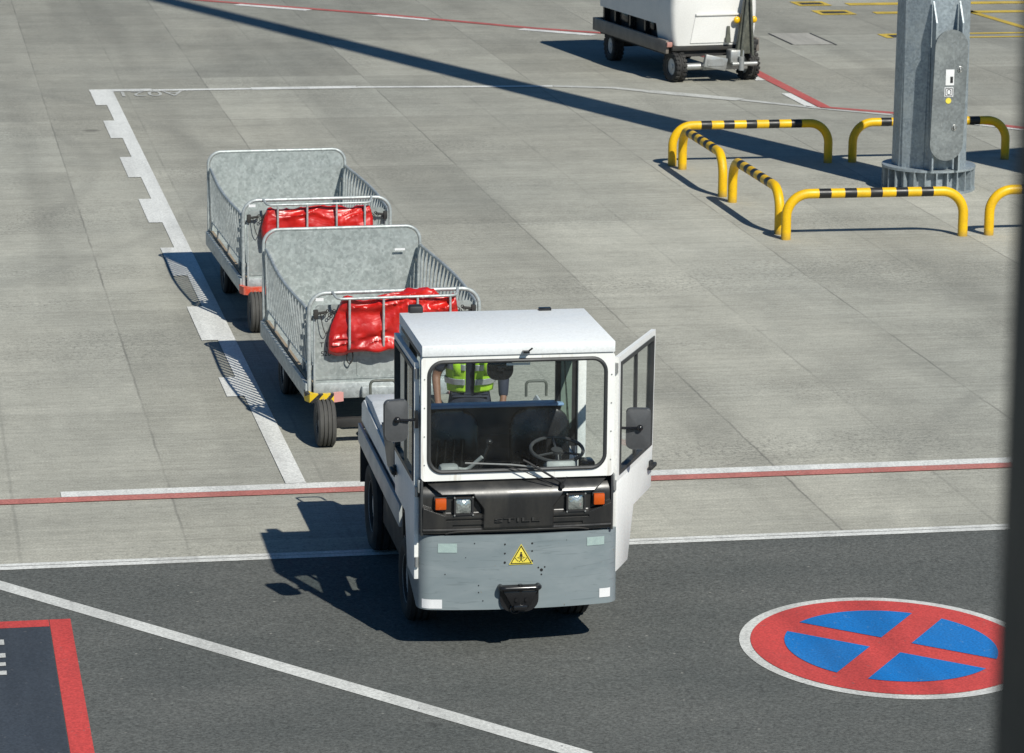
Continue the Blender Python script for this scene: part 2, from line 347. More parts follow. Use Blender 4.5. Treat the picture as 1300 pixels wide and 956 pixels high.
# ------------------------------------------------------------------ mesh helpers
class MB:
    def __init__(s): s.bm = bmesh.new()
    def box(s, x0, x1, y0, y1, z0, z1, bev=0, seg=2, rot=None, piv=None):
        r = bmesh.ops.create_cube(s.bm, size=1)
        vs = r['verts']; c = Vector(((x0+x1)/2, (y0+y1)/2, (z0+z1)/2)); d = (x1-x0, y1-y0, z1-z0)
        for v in vs: v.co = Vector((v.co.x*d[0], v.co.y*d[1], v.co.z*d[2])) + c
        if bev:
            es = list({e for v in vs for e in v.link_edges})
            rb = bmesh.ops.bevel(s.bm, geom=es, offset=bev, segments=seg, affect='EDGES', profile=.5)
            vs = list({v for f in rb['faces'] for v in f.verts} | {v for v in vs if v.is_valid})
        if rot is not None:
            p = Vector(piv) if piv is not None else c
            for v in vs: v.co = rot @ (v.co-p) + p
        return s
    def prism(s, pts, axis, a, b, bev=0):
        """pts 2D polygon extruded from a to b along axis ('x': pts=(y,z), 'y': (x,z), 'z': (x,y))"""
        def mk(p, t): return Vector({'x': (t, p[0], p[1]), 'y': (p[0], t, p[1]), 'z': (p[0], p[1], t)}[axis])
        va = [s.bm.verts.new(mk(p, a)) for p in pts]; vb = [s.bm.verts.new(mk(p, b)) for p in pts]
        n = len(pts); fs = [s.bm.faces.new(va), s.bm.faces.new(vb[::-1])]
        for i in range(n): fs.append(s.bm.faces.new((va[i], vb[i], vb[(i+1) % n], va[(i+1) % n])))
        if bev:
            es = list({e for f in fs for e in f.edges})
            bmesh.ops.bevel(s.bm, geom=es, offset=bev, segments=2, affect='EDGES', profile=.5)
        return s
    def ring(s, outer, inner, axis, a, b):
        """frame between two loops with the same vertex count"""
        def mk(p, t): return Vector({'x': (t, p[0], p[1]), 'y': (p[0], t, p[1]), 'z': (p[0], p[1], t)}[axis])
        n = len(outer)
        L = [[s.bm.verts.new(mk(p, t)) for p in lp] for t in (a, b) for lp in (outer, inner)]
        oa, ia, ob, ib = L
        for i in range(n):
            j = (i+1) % n
            s.bm.faces.new((oa[i], oa[j], ia[j], ia[i])); s.bm.faces.new((ob[j], ob[i], ib[i], ib[j]))
            s.bm.faces.new((oa[j], oa[i], ob[i], ob[j])); s.bm.faces.new((ia[i], ia[j], ib[j], ib[i]))
        return s
    def cyl(s, p0, p1, r0, r1=None, n=20, caps=True):
        r1 = r0 if r1 is None else r1
        p0, p1 = Vector(p0), Vector(p1); d = (p1-p0)
        q = d.to_track_quat('Z', 'Y'); A, B = [], []
        for i in range(n):
            a = 2*PI*i/n; o = Vector((math.cos(a), math.sin(a), 0))
            A.append(s.bm.verts.new(p0+q@(o*r0))); B.append(s.bm.verts.new(p1+q@(o*r1)))
        for i in range(n): s.bm.faces.new((A[i], A[(i+1) % n], B[(i+1) % n], B[i]))
        if caps: s.bm.faces.new(A[::-1]); s.bm.faces.new(B)
        return s
    def tube(s, pts, r, n=12, closed=False, caps=True):
        pts = [Vector(p) for p in pts]; m = len(pts); rings = []; up = None
        for i, p in enumerate(pts):
            if closed: t = (pts[(i+1) % m]-pts[i-1]).normalized()
            else: t = ((pts[i+1]-p) if i == 0 else (p-pts[i-1]) if i == m-1 else ((pts[i+1]-p).normalized()+(p-pts[i-1]).normalized())).normalized()
            if up is None:
                up = Vector((0, 0, 1)) if abs(t.z) < .9 else Vector((0, 1, 0))
            up = (up - t*up.dot(t)).normalized(); sd = t.cross(up)
            rr = r[i] if isinstance(r, (list, tuple)) else r
            rings.append([s.bm.verts.new(p+(up*math.cos(2*PI*k/n)+sd*math.sin(2*PI*k/n))*rr) for k in range(n)])
        for i in range(m if closed else m-1):
            a, b = rings[i], rings[(i+1) % m]
            for k in range(n): s.bm.faces.new((a[k], a[(k+1) % n], b[(k+1) % n], b[k]))
        if caps and not closed: s.bm.faces.new(rings[0][::-1]); s.bm.faces.new(rings[-1])
        return s
    def lathe(s, prof, c, axis='x', n=40):
        """prof: (along axis, radius) list, closed"""
        c = Vector(c); rings = []
        for k in range(n):
            a = 2*PI*k/n; ca, sa = math.cos(a), math.sin(a)
            rings.append([s.bm.verts.new(c+(Vector((t, r*ca, r*sa)) if axis == 'x' else Vector((r*ca, t, r*sa)) if axis == 'y' else Vector((r*ca, r*sa, t)))) for t, r in prof])
        m = len(prof)
        for k in range(n):
            a, b = rings[k], rings[(k+1) % n]
            for i in range(m): s.bm.faces.new((a[i], a[(i+1) % m], b[(i+1) % m], b[i]))
        return s
    def sphere(s, c, r, sc=(1, 1, 1), u=20, v=14):
        q = bmesh.ops.create_uvsphere(s.bm, u_segments=u, v_segments=v, radius=r)
        for w in q['verts']: w.co = Vector((w.co.x*sc[0], w.co.y*sc[1], w.co.z*sc[2]))+Vector(c)
        return s
    def xf(s, mat):
        for v in s.bm.verts: v.co = mat @ v.co
        return s
    def each(s, name, mat, parent=None, smooth=38):
        """one object for every separate piece"""
        bmesh.ops.recalc_face_normals(s.bm, faces=s.bm.faces[:])
        left = set(s.bm.verts); out = []
        while left:
            st = [left.pop()]; isl = {st[0]}
            while st:
                for e in st.pop().link_edges:
                    for w in e.verts:
                        if w in left: left.discard(w); isl.add(w); st.append(w)
            b = MB(); mp = {v: b.bm.verts.new(v.co) for v in isl}
            for f in {f for v in isl for f in v.link_faces}: b.bm.faces.new([mp[v] for v in f.verts])
            out.append(b.build(name, mat, parent, smooth))
        s.bm.free(); return out
    def build(s, name, mat, parent=None, smooth=38):
        bmesh.ops.recalc_face_normals(s.bm, faces=s.bm.faces[:])
        me = bpy.data.meshes.new(name); s.bm.to_mesh(me); s.bm.free()
        me.materials.append(mat)
        if smooth:
            me.shade_smooth()
            me.set_sharp_from_angle(angle=R(smooth))
        o = bpy.data.objects.new(name, me); COL.objects.link(o)
        if parent is not None: o.parent = parent
        return o
def rrect(x0, x1, z0, z1, r, n=7):
    rr = r if isinstance(r, (list, tuple)) else (r,)*4
    out = []
    for (cx, cz, a0, q) in ((x1-rr[0], z1-rr[0], 0, rr[0]), (x0+rr[1], z1-rr[1], 90, rr[1]), (x0+rr[2], z0+rr[2], 180, rr[2]), (x1-rr[3], z0+rr[3], 270, rr[3])):
        for i in range(n):
            a = R(a0+90*i/(n-1)); out.append((cx+q*math.cos(a), cz+q*math.sin(a)))
    return out
def fillet(pts, r, n=7):
    """polyline with rounded corners"""
    pts = [Vector(p) for p in pts]; out = [pts[0]]
    for i in range(1, len(pts)-1):
        p = pts[i]; a = (pts[i-1]-p); b = (pts[i+1]-p); q = min(r, a.length*.49, b.length*.49)
        A = p+a.normalized()*q; B = p+b.normalized()*q
        for k in range(n):
            t = k/(n-1); out.append(A*(1-t)**2+p*2*t*(1-t)+B*t*t)
    out.append(pts[-1]); return out
def fil_arc(pts, r, n=9):
    """like fillet for right angles, true quarter circles"""
    pts = [Vector(p) for p in pts]; out = [pts[0]]
    for i in range(1, len(pts)-1):
        p = pts[i]; a = (pts[i-1]-p).normalized(); b = (pts[i+1]-p).normalized(); c = p+a*r+b*r
        for k in range(n):
            t = R(90*k/(n-1)); out.append(c - b*r*math.cos(t) - a*r*math.sin(t))
    out.append(pts[-1]); return out
def tag(o, label=None, cat=None, group=None, kind=None):
    if label: o['label'] = label
    if cat: o['category'] = cat
    if group: o['group'] = group
    if kind: o['kind'] = kind
    return o
def thing(name, loc, rz, label, cat, group=None):
    o = bpy.data.objects.new(name, None); COL.objects.link(o); o.location = loc; o.rotation_euler = (0, 0, rz)
    o.empty_display_size = .2
    return tag(o, label, cat, group)
def copy_tree(o, parent=None):
    c = o.copy(); COL.objects.link(c); c.parent = parent
    for ch in [k for k in bpy.data.objects if k.parent == o]: copy_tree(ch, c)
    return c
def text_mesh(name, s, size, mat, M4, parent=None, extrude=.001, sx=1):
    cu = bpy.data.curves.new(name, 'FONT'); cu.body = s; cu.size = size; cu.extrude = extrude; cu.align_x = 'CENTER'; cu.align_y = 'CENTER'
    t = bpy.data.objects.new('tmp', cu); COL.objects.link(t)
    bpy.context.view_layer.update()
    me = bpy.data.meshes.new_from_object(t.evaluated_get(bpy.context.evaluated_depsgraph_get()))
    bpy.data.objects.remove(t); bpy.data.curves.remove(cu)
    me.transform(M4 @ Matrix.Diagonal((sx, 1, 1, 1)))
    me.materials.clear(); me.materials.append(mat)
    o = bpy.data.objects.new(name, me); COL.objects.link(o)
    if parent is not None: o.parent = parent
    return o
FACE_FRONT = Matrix.Rotation(R(90), 4, 'X')      # text standing up, readable from -Y

# ------------------------------------------------------------------ ground and paint
def sheet(name, polys, z, mat):
    b = bmesh.new()
    for p in polys:
        f = b.faces.new([b.verts.new((x, y, z)) for x, y in p])
        if f.normal.z < 0: f.normal_flip()
    for f in b.faces:
        f.normal_update()
        if f.normal.z < 0: f.normal_flip()
    me = bpy.data.meshes.new(name); b.to_mesh(me); b.free(); me.materials.append(mat)
    o = bpy.data.objects.new(name, me); COL.objects.link(o); o['kind'] = 'structure'; return o
def strip(pts, w):
    """quads for a painted line of width w (or widths) along a polyline, mitred"""
    out = []; P = [Vector((x, y)) for x, y in pts]; nrm = []
    for i in range(len(P)):
        t = ((P[i+1]-P[i]) if i == 0 else (P[i]-P[i-1]) if i == len(P)-1 else ((P[i+1]-P[i]).normalized()+(P[i]-P[i-1]).normalized())).normalized()
        nrm.append(Vector((-t.y, t.x)))
    for i in range(len(P)-1):
        a, b, na, nb = P[i], P[i+1], nrm[i]*w/2, nrm[i+1]*w/2
        out.append([tuple(a+na), tuple(a-na), tuple(b-nb), tuple(b+nb)])
    return out
def rect(x0, x1, y0, y1): return [(x0, y0), (x1, y0), (x1, y1), (x0, y1)]
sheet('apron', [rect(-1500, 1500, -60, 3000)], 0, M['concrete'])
sheet('asphalt_road', [rect(-300, 300, 12, 24.38)], .004, M['asphalt'])
sheet('road_edge_line', [rect(-60, 60, 24.345, 24.43), rect(-60, 60, 24.44, 24.51)], .008, M['mwhite'])
sheet('stand_boundary_white_line', [rect(1.16, 60, 26.445, 26.62)], .008, M['mwhite'])
sheet('stand_boundary_red_line', [rect(-60, 60, 26.28, 26.44)], .008, M['mred'])
# parking box with a toothed left edge
def lx(y): return 3.015-(y-26.63)*.06/24.37
box_l = [[(lx(26.63), 26.63), (3.185, 26.63), (3.145, 51.0), (lx(51.0), 51.0)]]
for y1 in (51.0, 47.87, 44.42, 41.0, 37.6, 34.15, 30.72):
    y0 = 49.5 if y1 == 51.0 else 29.9 if y1 == 30.72 else y1-1.72
    box_l.append([(lx(y0)-.16, y0), (lx(y0), y0), (lx(y1), y1), (lx(y1)-.16, y1)])
sheet('parking_box_line', box_l + [rect(2.79, 3.75, 51.0, 51.25), rect(3.755, 5.28, 50.99, 51.17), rect(5.285, 6.93, 50.96, 51.23)]
      + strip([(6.935, 51.08), (8.6, 50.95), (10.0, 50.85)], .17), .008, M['mwhite'])
sheet('parking_box_faded_line', strip([(10.005, 50.85), (10.9, 50.55), (11.35, 50.1)], .2)
      + strip([(11.355, 50.1), (12.55, 49.0)], .3) + strip([(12.555, 48.98), (13.45, 48.0), (14.4, 47.13)], .16), .008, M['mwhite2'])
t = text_mesh('parking_box_number', 'A021', .78, M['mwhite2'], Matrix.Translation((3.68, 50.72, .008)) @ Matrix.Rotation(PI, 4, 'Z'), extrude=0, sx=.62); t['kind'] = 'structure'
sheet('service_road_red_line', strip([(3.0, 66.4), (5.82, 63.72), (8.66, 61.22), (11.17, 58.62), (12.6, 57.5), (13.62, 52.9), (13.62, 48.0), (14.45, 47.32), (15.9, 45.6), (17.5, 43.8)], .2), .008, M['mredfar'])
sheet('service_road_white_dash', strip([(6.25, 63.05), (7.5, 61.95)], .26) + strip([(8.6, 60.95), (9.5, 60.1)], .22) + strip([(10.9, 58.52), (12.05, 57.5)], .26)
      + [rect(13.36, 13.51, 51.15, 52.6), rect(13.36, 13.51, 48.1, 49.6)] + strip([(14.5, 47.02), (15.8, 45.45), (17, 44.0)], .12), .008, M['mwhite'])
sheet('stand_yellow_line', [rect(17.95, 26, 61.75, 62.15), rect(18.05, 26, 60.25, 60.6), rect(17.12, 17.25, 56.5, 57.1), rect(17.25, 26, 56.95, 57.12), rect(18.5, 26, 56.4, 56.55)]
      + strip([(19.9, 61.3), (20.15, 57.3), (20.3, 54)], .17), .008, M['myellow'])
ye = []
for x0, x1, y0, y1 in ((16.95, 17.6, 61.75, 62.5), (16.95, 17.65, 60.2, 60.95)):
    ye += [rect(x0, x1, y0, y0+.2), rect(x0, x1, y1-.2, y1), rect(x0, x0+.1, y0+.203, y1-.203), rect(x1-.1, x1, y0+.203, y1-.203)]
sheet('stand_yellow_box', ye, .008, M['myellow'])
sheet('stand_black_infill', [rect(17.08, 17.47, 61.96, 62.28), rect(17.08, 17.52, 60.42, 60.73), rect(17.27, 17.6, 56.6, 56.9)], .008, M['mblack'])
sheet('drain_slab', [rect(15.22, 15.92, 55.7, 57.4)], .006, M['mslab'])
sheet('drain_slot', [rect(15.18, 15.215, 55.75, 57.4), rect(15.93, 15.965, 55.6, 57.35)], .008, M['mblack'])
sheet('road_diagonal_line', strip([(.30, 24.30), (4.1, 19.53)], .155), .008, M['mwhitea'])
sheet('road_dark_panel', [rect(-3, .90, 18.5, 22.83)], .008, M['mdark'])
sheet('road_red_frame', [rect(-3, .90, 22.835, 23.0), rect(.905, 1.055, 18.5, 23.0)], .008, M['msred'])
sheet('road_panel_lettering', [rect(.38, .57, 22.43, 22.55), rect(.38, .57, 22.13, 22.23), rect(.38, .565, 21.94, 22.02), rect(.38, .565, 21.74, 21.83), rect(.30, .375, 21.74, 22.55)], .012, M['mwhitea'])
# painted no-stopping symbol
def symbol():
    C = (6.68, 21.48); A, B, rot = 1.05, 1.20, R(5.5)
    def tr(x, y): return (C[0]+A*(x*math.cos(rot)-y*math.sin(rot)), C[1]+B*(x*math.sin(rot)+y*math.cos(rot)))
    def disc(r): return [tr(r*math.cos(2*PI*i/96), r*math.sin(2*PI*i/96)) for i in range(96)]
    sheet('no_stopping_symbol_rim', [disc(1)], .008, M['mwhitea'])
    sheet('no_stopping_symbol_red', [disc(.925)], .012, M['msred'])
    w, r, ps = .106, .70, []
    a0 = math.asin(w/r)
    for q in range(4):
        base = R(45+90*q-45+ -45)+R(90)*0
        pts = [(w, w)] + [(r*math.cos(a0+(PI/2-2*a0)*i/24), r*math.sin(a0+(PI/2-2*a0)*i/24)) for i in range(25)]
        th = R(45+90*q)
        ps.append([tr(x*math.cos(th)-y*math.sin(th), x*math.sin(th)+y*math.cos(th)) for x, y in pts])
    sheet('no_stopping_symbol_blue', ps, .016, M['msblue'])
symbol()

# ------------------------------------------------------------------ shared bits
def wheel(parent, x, y, r, w, side, rimmat, rim_r=.55, blocks=0, steer=0, tread='tyre'):
    """tyre and rim as sub-parts of a wheel; side=+1 outer face towards +x"""
    h = w/2; g = .012
    prof = [(-h*.8, r*rim_r), (-h, r*.72), (-h, r*.9), (-h*.82, r*.985)]
    for k in (-.45, 0, .45):
        prof += [(h*(k-.09), r), (h*(k-.06), r-g), (h*(k+.06), r-g), (h*(k+.09), r)]
    prof += [(h*.82, r*.985), (h, r*.9), (h, r*.72), (h*.8, r*rim_r)]
    m = MB().lathe(prof, (0, 0, 0), n=48)
    if blocks:
        for k in range(blocks):
            a = 2*PI*k/blocks
            for s in (-1, 1):
                m.box(min(s*h*.3, s*h*.98), max(s*h*.3, s*h*.98), -.5*PI*r/blocks*1.1, .5*PI*r/blocks*1.1, r-.012, r+.012, .003, 1, Matrix.Rotation(a+(.5*2*PI/blocks if s > 0 else 0), 3, 'X'), (0, 0, 0))
    hub = MB().lathe([(-h*.6, .02), (-h*.6, r*rim_r), (-h*.85, r*(rim_r+.03)), (h*.85, r*(rim_r+.03)), (h*.6, r*rim_r), (h*.35*side if side > 0 else h*.6, r*rim_r*.55), (h*.3, .02)], (0, 0, 0), n=32)
    hub.cyl((side*h*.2, 0, 0), (side*h*.75, 0, 0), r*.22, r*.18, 18)
    for k in range(6):
        a = 2*PI*k/6; hub.cyl((side*h*.3, r*.36*math.cos(a), r*.36*math.sin(a)), (side*h*.62, r*.36*math.cos(a), r*.36*math.sin(a)), .013, n=8)
    rt = Matrix.Rotation(steer, 4, 'Z')
    t = m.xf(rt).build('wheel', M[tread], parent); t.location = (x, y, r-.004)
    q = hub.xf(rt).build('rim', rimmat, t)
    return t

# ------------------------------------------------------------------ baggage carts
def tarp_obj(name, W0, W1, zt, zb, yf, yb, seed, trail=0, bulge=0.05, amp=1):
    """a folded, crumpled sheet stuffed behind the basket bars"""
    bm = bmesh.new(); nu, nv = 150, 84; rings = []
    for i in range(nu+1):
        u = i/nu
        ends = min(1, (min(u, 1-u)/.035)**.5) if min(u, 1-u) < .035 else 1
        ring = []
        top = zt + bulge*math.sin(PI*min(1, max(0, (u-.1)/.9)))**1.5 + .02*noise.noise(Vector((u*6, seed, 0)))
        bot = zb + .035*noise.noise(Vector((u*9, seed+5, 0))) + .10*max(0, u-.72)
        for k in range(nv):
            a = 2*PI*k/nv; ca, sa = math.cos(a), math.sin(a)
            # super-ellipse section
            e = .55
            yy = math.copysign(abs(ca)**e, ca); zz = math.copysign(abs(sa)**e, sa)
            z = (top+bot)/2 + zz*(top-bot)/2*ends
            depth = (yb-yf)/2 * (1 - .35*max(0, zz)) * ends
            y = (yf+yb)/2 + yy*depth
            x = W0+(W1-W0)*u - trail*max(0, (1-u)-.6)/.4*max(0, (top-z)/(top-bot))
            p = Vector((x, y, z))
            q = Vector((x*1.35+z*1.1, z*4.4-x*1.1, seed*3.7+y*1.5))
            f1 = noise.noise(q*1.25); f2 = noise.noise(q*2.9+Vector((7, 1, 3))); f3 = noise.noise(q*6.1)
            rid = (1-min(1, abs(f1)*2.6))**1.6*.045 + (1-min(1, abs(f2)*2.6))**1.8*.026 + (1-abs(f3)*2)*.006 - .032
            dv = Vector((0, ca, sa*.6)).normalized()
            ring.append(bm.verts.new(p + dv*rid*ends*amp))
        rings.append(ring)
    for i in range(nu):
        for k in range(nv): bm.faces.new((rings[i][k], rings[i][(k+1) % nv], rings[i+1][(k+1) % nv], rings[i+1][k]))
    bm.faces.new(rings[0]); bm.faces.new(rings[-1][::-1])
    m = MB(); m.bm.free(); m.bm = bm
    return m.build(name, M['tarp'], None, 50)

def cart_body(t):
    hw = .755; L = 2.76
    m = MB()                                                             # deck
    m.box(-hw+.02, hw-.02, .02, L-.02, .47, .495)
    m.build('deck', M['galv'], t)
    m = MB()
    for s in (-1, 1):
        m.box(min(s*(hw+.0), s*(hw+.035)), max(s*(hw+.0), s*(hw+.035)), -.02, L, .35, .50, .008)
    m.box(-hw+.05, hw-.05, L-.05, L-.005, .33, .46); m.box(-hw+.05, hw-.05, -.04, .012, .36, .50, .006)
    m.box(-.30, .36, -.10, -.045, .37, .47, .01)
    m.build('chassis_frame', M['galvtube'], t)
    m = MB()
    for s in (-1, 1): m.box(min(s*(hw-.045), s*(hw-.002)), max(s*(hw-.045), s*(hw-.002)), .04, L-.06, .497, .512, .003)
    m.each('edge_board', M['plank'], t)
    # back wall
    m = MB().prism(rrect(-hw+.02, hw-.02, .48, 1.36, [.13, .13, .01, .01]), 'y', L-.012, L)
    m.build('back_panel', M['galv'], t)
    loop = fil_arc([(-hw, L-.006, .44), (-hw, L-.006, 1.375), (hw, L-.006, 1.375), (hw, L-.006, .44)], .14)
    MB().tube(loop, .016).build('back_frame', M['galvtube'], t)
    # side fences
    for s in (-1, 1):
        m = MB(); x = s*(hw-.035)
        y0, y1 = .09, L-.06; zt = lambda q: 1.15+.055*q; xo = lambda q: x+s*(.02+.055*math.sin(PI*min(1, q*.9+.12))**1.2)
        top = [(xo(k/14), y0+(y1-y0)*k/14, zt(k/14)) for k in range(15)]
        m.tube(fillet([(x, y0, .54)]+top+[(x, y1, .54)], .03, 3), .015, 10)
        m.tube([(x, y0, .61), (x, y1, .61)], .013, 8)
        nb = 19
        for k in range(1, nb):
            q = k/nb; y = y0+(y1-y0)*q; m.tube([(x, y, .61), (xo(q), y, zt(q))], .0128, 8)
        m.build('side_fence', M['galvtube'], t)
        m = MB()
        for y in (.5, 1.35, 2.2): m.box(x-.015, x+.015, y-.02, y+.02, .496, .60, .003)
        for y in (.075, L-.035): m.box(x-.018, x+.018, y-.012, y+.012, .60, .64, .003); m.box(x-.018, x+.018, y-.012, y+.012, 1.04, 1.08, .003)
        m.each('fence_bracket', M['metal'], t)
    # front wall with hoop
    m = MB().prism(rrect(-.70, .70, .50, 1.19, [.04, .04, .004, .004]), 'y', 0.0, .008)
    m.box(-.70, .70, -.008, -.001, .525, .545); m.box(-.33, -.318, -.006, -.001, .55, .72); m.box(.11, .122, -.006, -.001, .55, .72)
    m.build('front_panel', M['galv'], t)
    loop = fil_arc([(-hw, -.02, .36), (-hw, -.02, 1.30), (hw, -.02, 1.30), (hw, -.02, .36)], .15)
    m = MB().tube(loop, .0185)
    m.tube([(-hw+.045, -.03, .40), (-hw+.045, -.03, 1.12)], .011)
    m.tube([(hw-.045, -.03, .40), (hw-.045, -.03, 1.12)], .011)
    m.build('front_hoop', M['galvtube'], t)
    m = MB()
    m.tube(fillet([(-.55, -.03, 1.31), (-.53, -.16, 1.27), (.53, -.16, 1.27), (.56, -.03, 1.31)], .06), .0125)
    for x in (-.42, -.12, .18, .47):
        m.tube(fillet([(x, -.16, 1.27), (x, -.16, .83), (x, -.06, .80), (x, -.012, .80)], .04), .011)
    m.build('front_basket', M['galvtube'], t)
    # latches, chain
    for s in (-1, 1):
        m = MB()
        m.tube([(s*.72, -.045, 1.12), (s*.60, -.06, 1.14)], .012, 8); m.box(s*.70-.02, s*.70+.02, -.07, -.03, 1.08, 1.16, .005)
        for k in range(7):
            a = .62-.02*k; zc = 1.13+.02*math.sin(k*2.1)
            m.tube([(s*(a+.012*math.cos(q)), -.06-.006*(k % 2)*math.cos(q), zc+.014*math.sin(q)) for q in [i*PI/4 for i in range(8)]], .0042, 6, closed=True)
        m.tube(fillet([(s*.66, -.06, 1.12), (s*.64, -.07, 1.0), (s*.61, -.06, .93), (s*.58, -.05, 1.0)], .05), .004, 6)
        m.build('chain', M['chassis'], t)
    m = MB()
    m.tube(fillet([(s_ * 1.0, -.05, z_) for s_, z_ in ((-.42, .80), (-.43, .70), (-.40, .66), (-.37, .72), (-.38, .80))], .03), .006, 6)
    m.build('strap_loop', M['chassis'], t)
    m = MB().box(-.70, -.63, -.0435, -.0405, 1.235, 1.262); m.build('number_plate', M['sticker'], t)
    # undercarriage
    m = MB()
    for y in (-.27, 1.80): m.box(-.56, .56, y-.035, y+.035, .16, .24, .005)
    m.box(-.12, .12, .0, L-.1, .26, .33); m.cyl((0, -.27, .24), (0, -.27, .33), .22, n=28)
    for s in (-1, 1): m.box(s*.42-.03, s*.42+.03, 1.70, 1.90, .2, .34)
    m.build('axle', M['chassis'], t)
    for s in (-1, 1):
        wheel(t, s*.655, -.27, .205, .155, s, M['rim'], tread='treadworn', steer=R(-2))
        wheel(t, s*.655, 1.80, .205, .155, s, M['rim'])
    # drawbar forwards
    m = MB()
    m.tube([(-.22, -.30, .25), (-.02, -1.05, .38)], .022); m.tube([(.22, -.30, .25), (.02, -1.05, .38)], .022)
    m.box(-.05, .05, -1.25, -1.0, .345, .415, .01)
    m.tube([(.045*math.cos(q), -1.29+.045*math.sin(q), .38) for q in [i*PI/6 for i in range(12)]], .015, 8, closed=True)
    m.build('drawbar', M['chassis'], t)
def cart_bumper(t, mat):
    pts_o, pts_i = [], []
    for s in (-1, 1):
        m = MB(); out = []
        path = [(-.79, .06), (-.80, -.06), (-.77, -.14), (-.70, -.18), (-.58, -.175), (-.47, -.13)]
        ins = [(x+.04 if x < -.7 else x+.0, y+.045 if y < -.1 else y) for x, y in path]
        ins = [(-.75, .06), (-.755, -.05), (-.735, -.10), (-.69, -.13), (-.59, -.13), (-.49, -.09)]
        poly = [(s*-x if s > 0 else x, y) for x, y in path + ins[::-1]]
        m.prism(poly, 'z', .355, .435)
        m.prism([(s*-x if s > 0 else x, y) for x, y in ins+[(-.47, .0), (-.70, .05)]], 'z', .36, .372)
        m.build('corner_guard', mat, t)
CL = ['grey galvanised baggage cart nearest the tractor, with yellow and black chevrons on its corner',
      'rear galvanised baggage cart with a worn red corner guard, behind the other cart']
c1 = thing('baggage_cart', (4.155, 28.22, 0), R(2.0), CL[0], 'baggage cart', 'baggage carts hitched behind the tractor')
cart_body(c1)
c2 = copy_tree(c1); c2.location = (4.08, 33.12, 0); c2['label'] = CL[1]
cart_bumper(c1, M['chevron']); cart_bumper(c2, M['stripeblack'])
text_mesh('stencil_lettering', 'T L G', .062, M['marks'], Matrix.Translation((-.585, -.0025, .835)) @ FACE_FRONT, c1, .0005)
text_mesh('stencil', '520 40', .062, M['marks'], Matrix.Translation((-.565, -.0025, .755)) @ FACE_FRONT, c1, .0005)
MB().box(.50, .60, -.0435+2.79-.05, -.0405+2.79-.05, 1.15, 1.17).build('paper_tag', M['sticker'], c1)
t1 = tarp_obj('tarpaulin', -.50, .56, 1.25, .80, -.15, -.012, 1.3, trail=.14, bulge=.07)
t1.location = c1.location; t1.rotation_euler = c1.rotation_euler
tag(t1, 'crumpled red tarpaulin stuffed in the front basket of the cart next to the tractor', 'tarpaulin', 'red tarpaulins in the cart baskets')
t2 = tarp_obj('tarpaulin', -.55, .57, 1.22, .86, -.15, -.012, 8.6, trail=.05, bulge=.015, amp=.6)
t2.location = c2.location; t2.rotation_euler = c2.rotation_euler
tag(t2, 'flat folded red tarpaulin in the front basket of the rear cart', 'tarpaulin', 'red tarpaulins in the cart baskets')

# ------------------------------------------------------------------ tow tractor
tug = thing('tow_tractor', (4.062, 21.75, 0), -R(.7), 'white airport tow tractor with a grey front bumper and its right door swung open', 'tow tractor')
def bumper_path(dy=0, hw=.702):
    """plan curve of the front bumper, x from -hw to hw"""
    pts = []
    pts.append((-hw, .62)); pts.append((-hw, .25)); pts.append((-hw, .16))
    for i in range(9):
        a = R(180+90*i/8*.93); pts.append((-hw+.11+.11*math.cos(a), .13+.11*math.sin(a)))
    x0 = pts[-1][0]; y0 = pts[-1][1]
    n = 24
    for i in range(1, n):
        u = -1+2*i/n; x = -x0*u if x0 < 0 else x0*u
        pts.append((-x0*u*-1 if False else abs(x0)*u, y0-.055*(1-u*u)))
    right = [(-x, y) for x, y in pts[:12]][::-1]
    return [(x+.02, y+dy) for x, y in pts+right]
def wall_along(path, zf0, zf1, th, nz=1):
    m = MB(); P = [Vector(p) for p in path]; n = len(P); O, I = [], []
    for i in range(n):
        t = (P[min(i+1, n-1)]-P[max(i-1, 0)]).normalized(); nr = Vector((-t.y, t.x))
        O.append(P[i]); I.append(P[i]+nr*th)
    rows = []
    for L in (O, I): rows.append([[m.bm.verts.new((p.x, p.y, zf0(p)+(zf1(p)-zf0(p))*k/nz)) for k in range(nz+1)] for p in L])
    o, i_ = rows
    for a in range(n-1):
        for k in range(nz):
            m.bm.faces.new((o[a][k], o[a+1][k], o[a+1][k+1], o[a][k+1])); m.bm.faces.new((i_[a+1][k], i_[a][k], i_[a][k+1], i_[a+1][k+1]))
        m.bm.faces.new((o[a][nz], o[a+1][nz], i_[a+1][nz], i_[a][nz])); m.bm.faces.new((o[a+1][0], o[a][0], i_[a][0], i_[a+1][0]))
    for a in (0, n-1): m.bm.faces.new([o[a][k] for k in range(nz+1)]+[i_[a][k] for k in range(nz, -1, -1)])
    return m
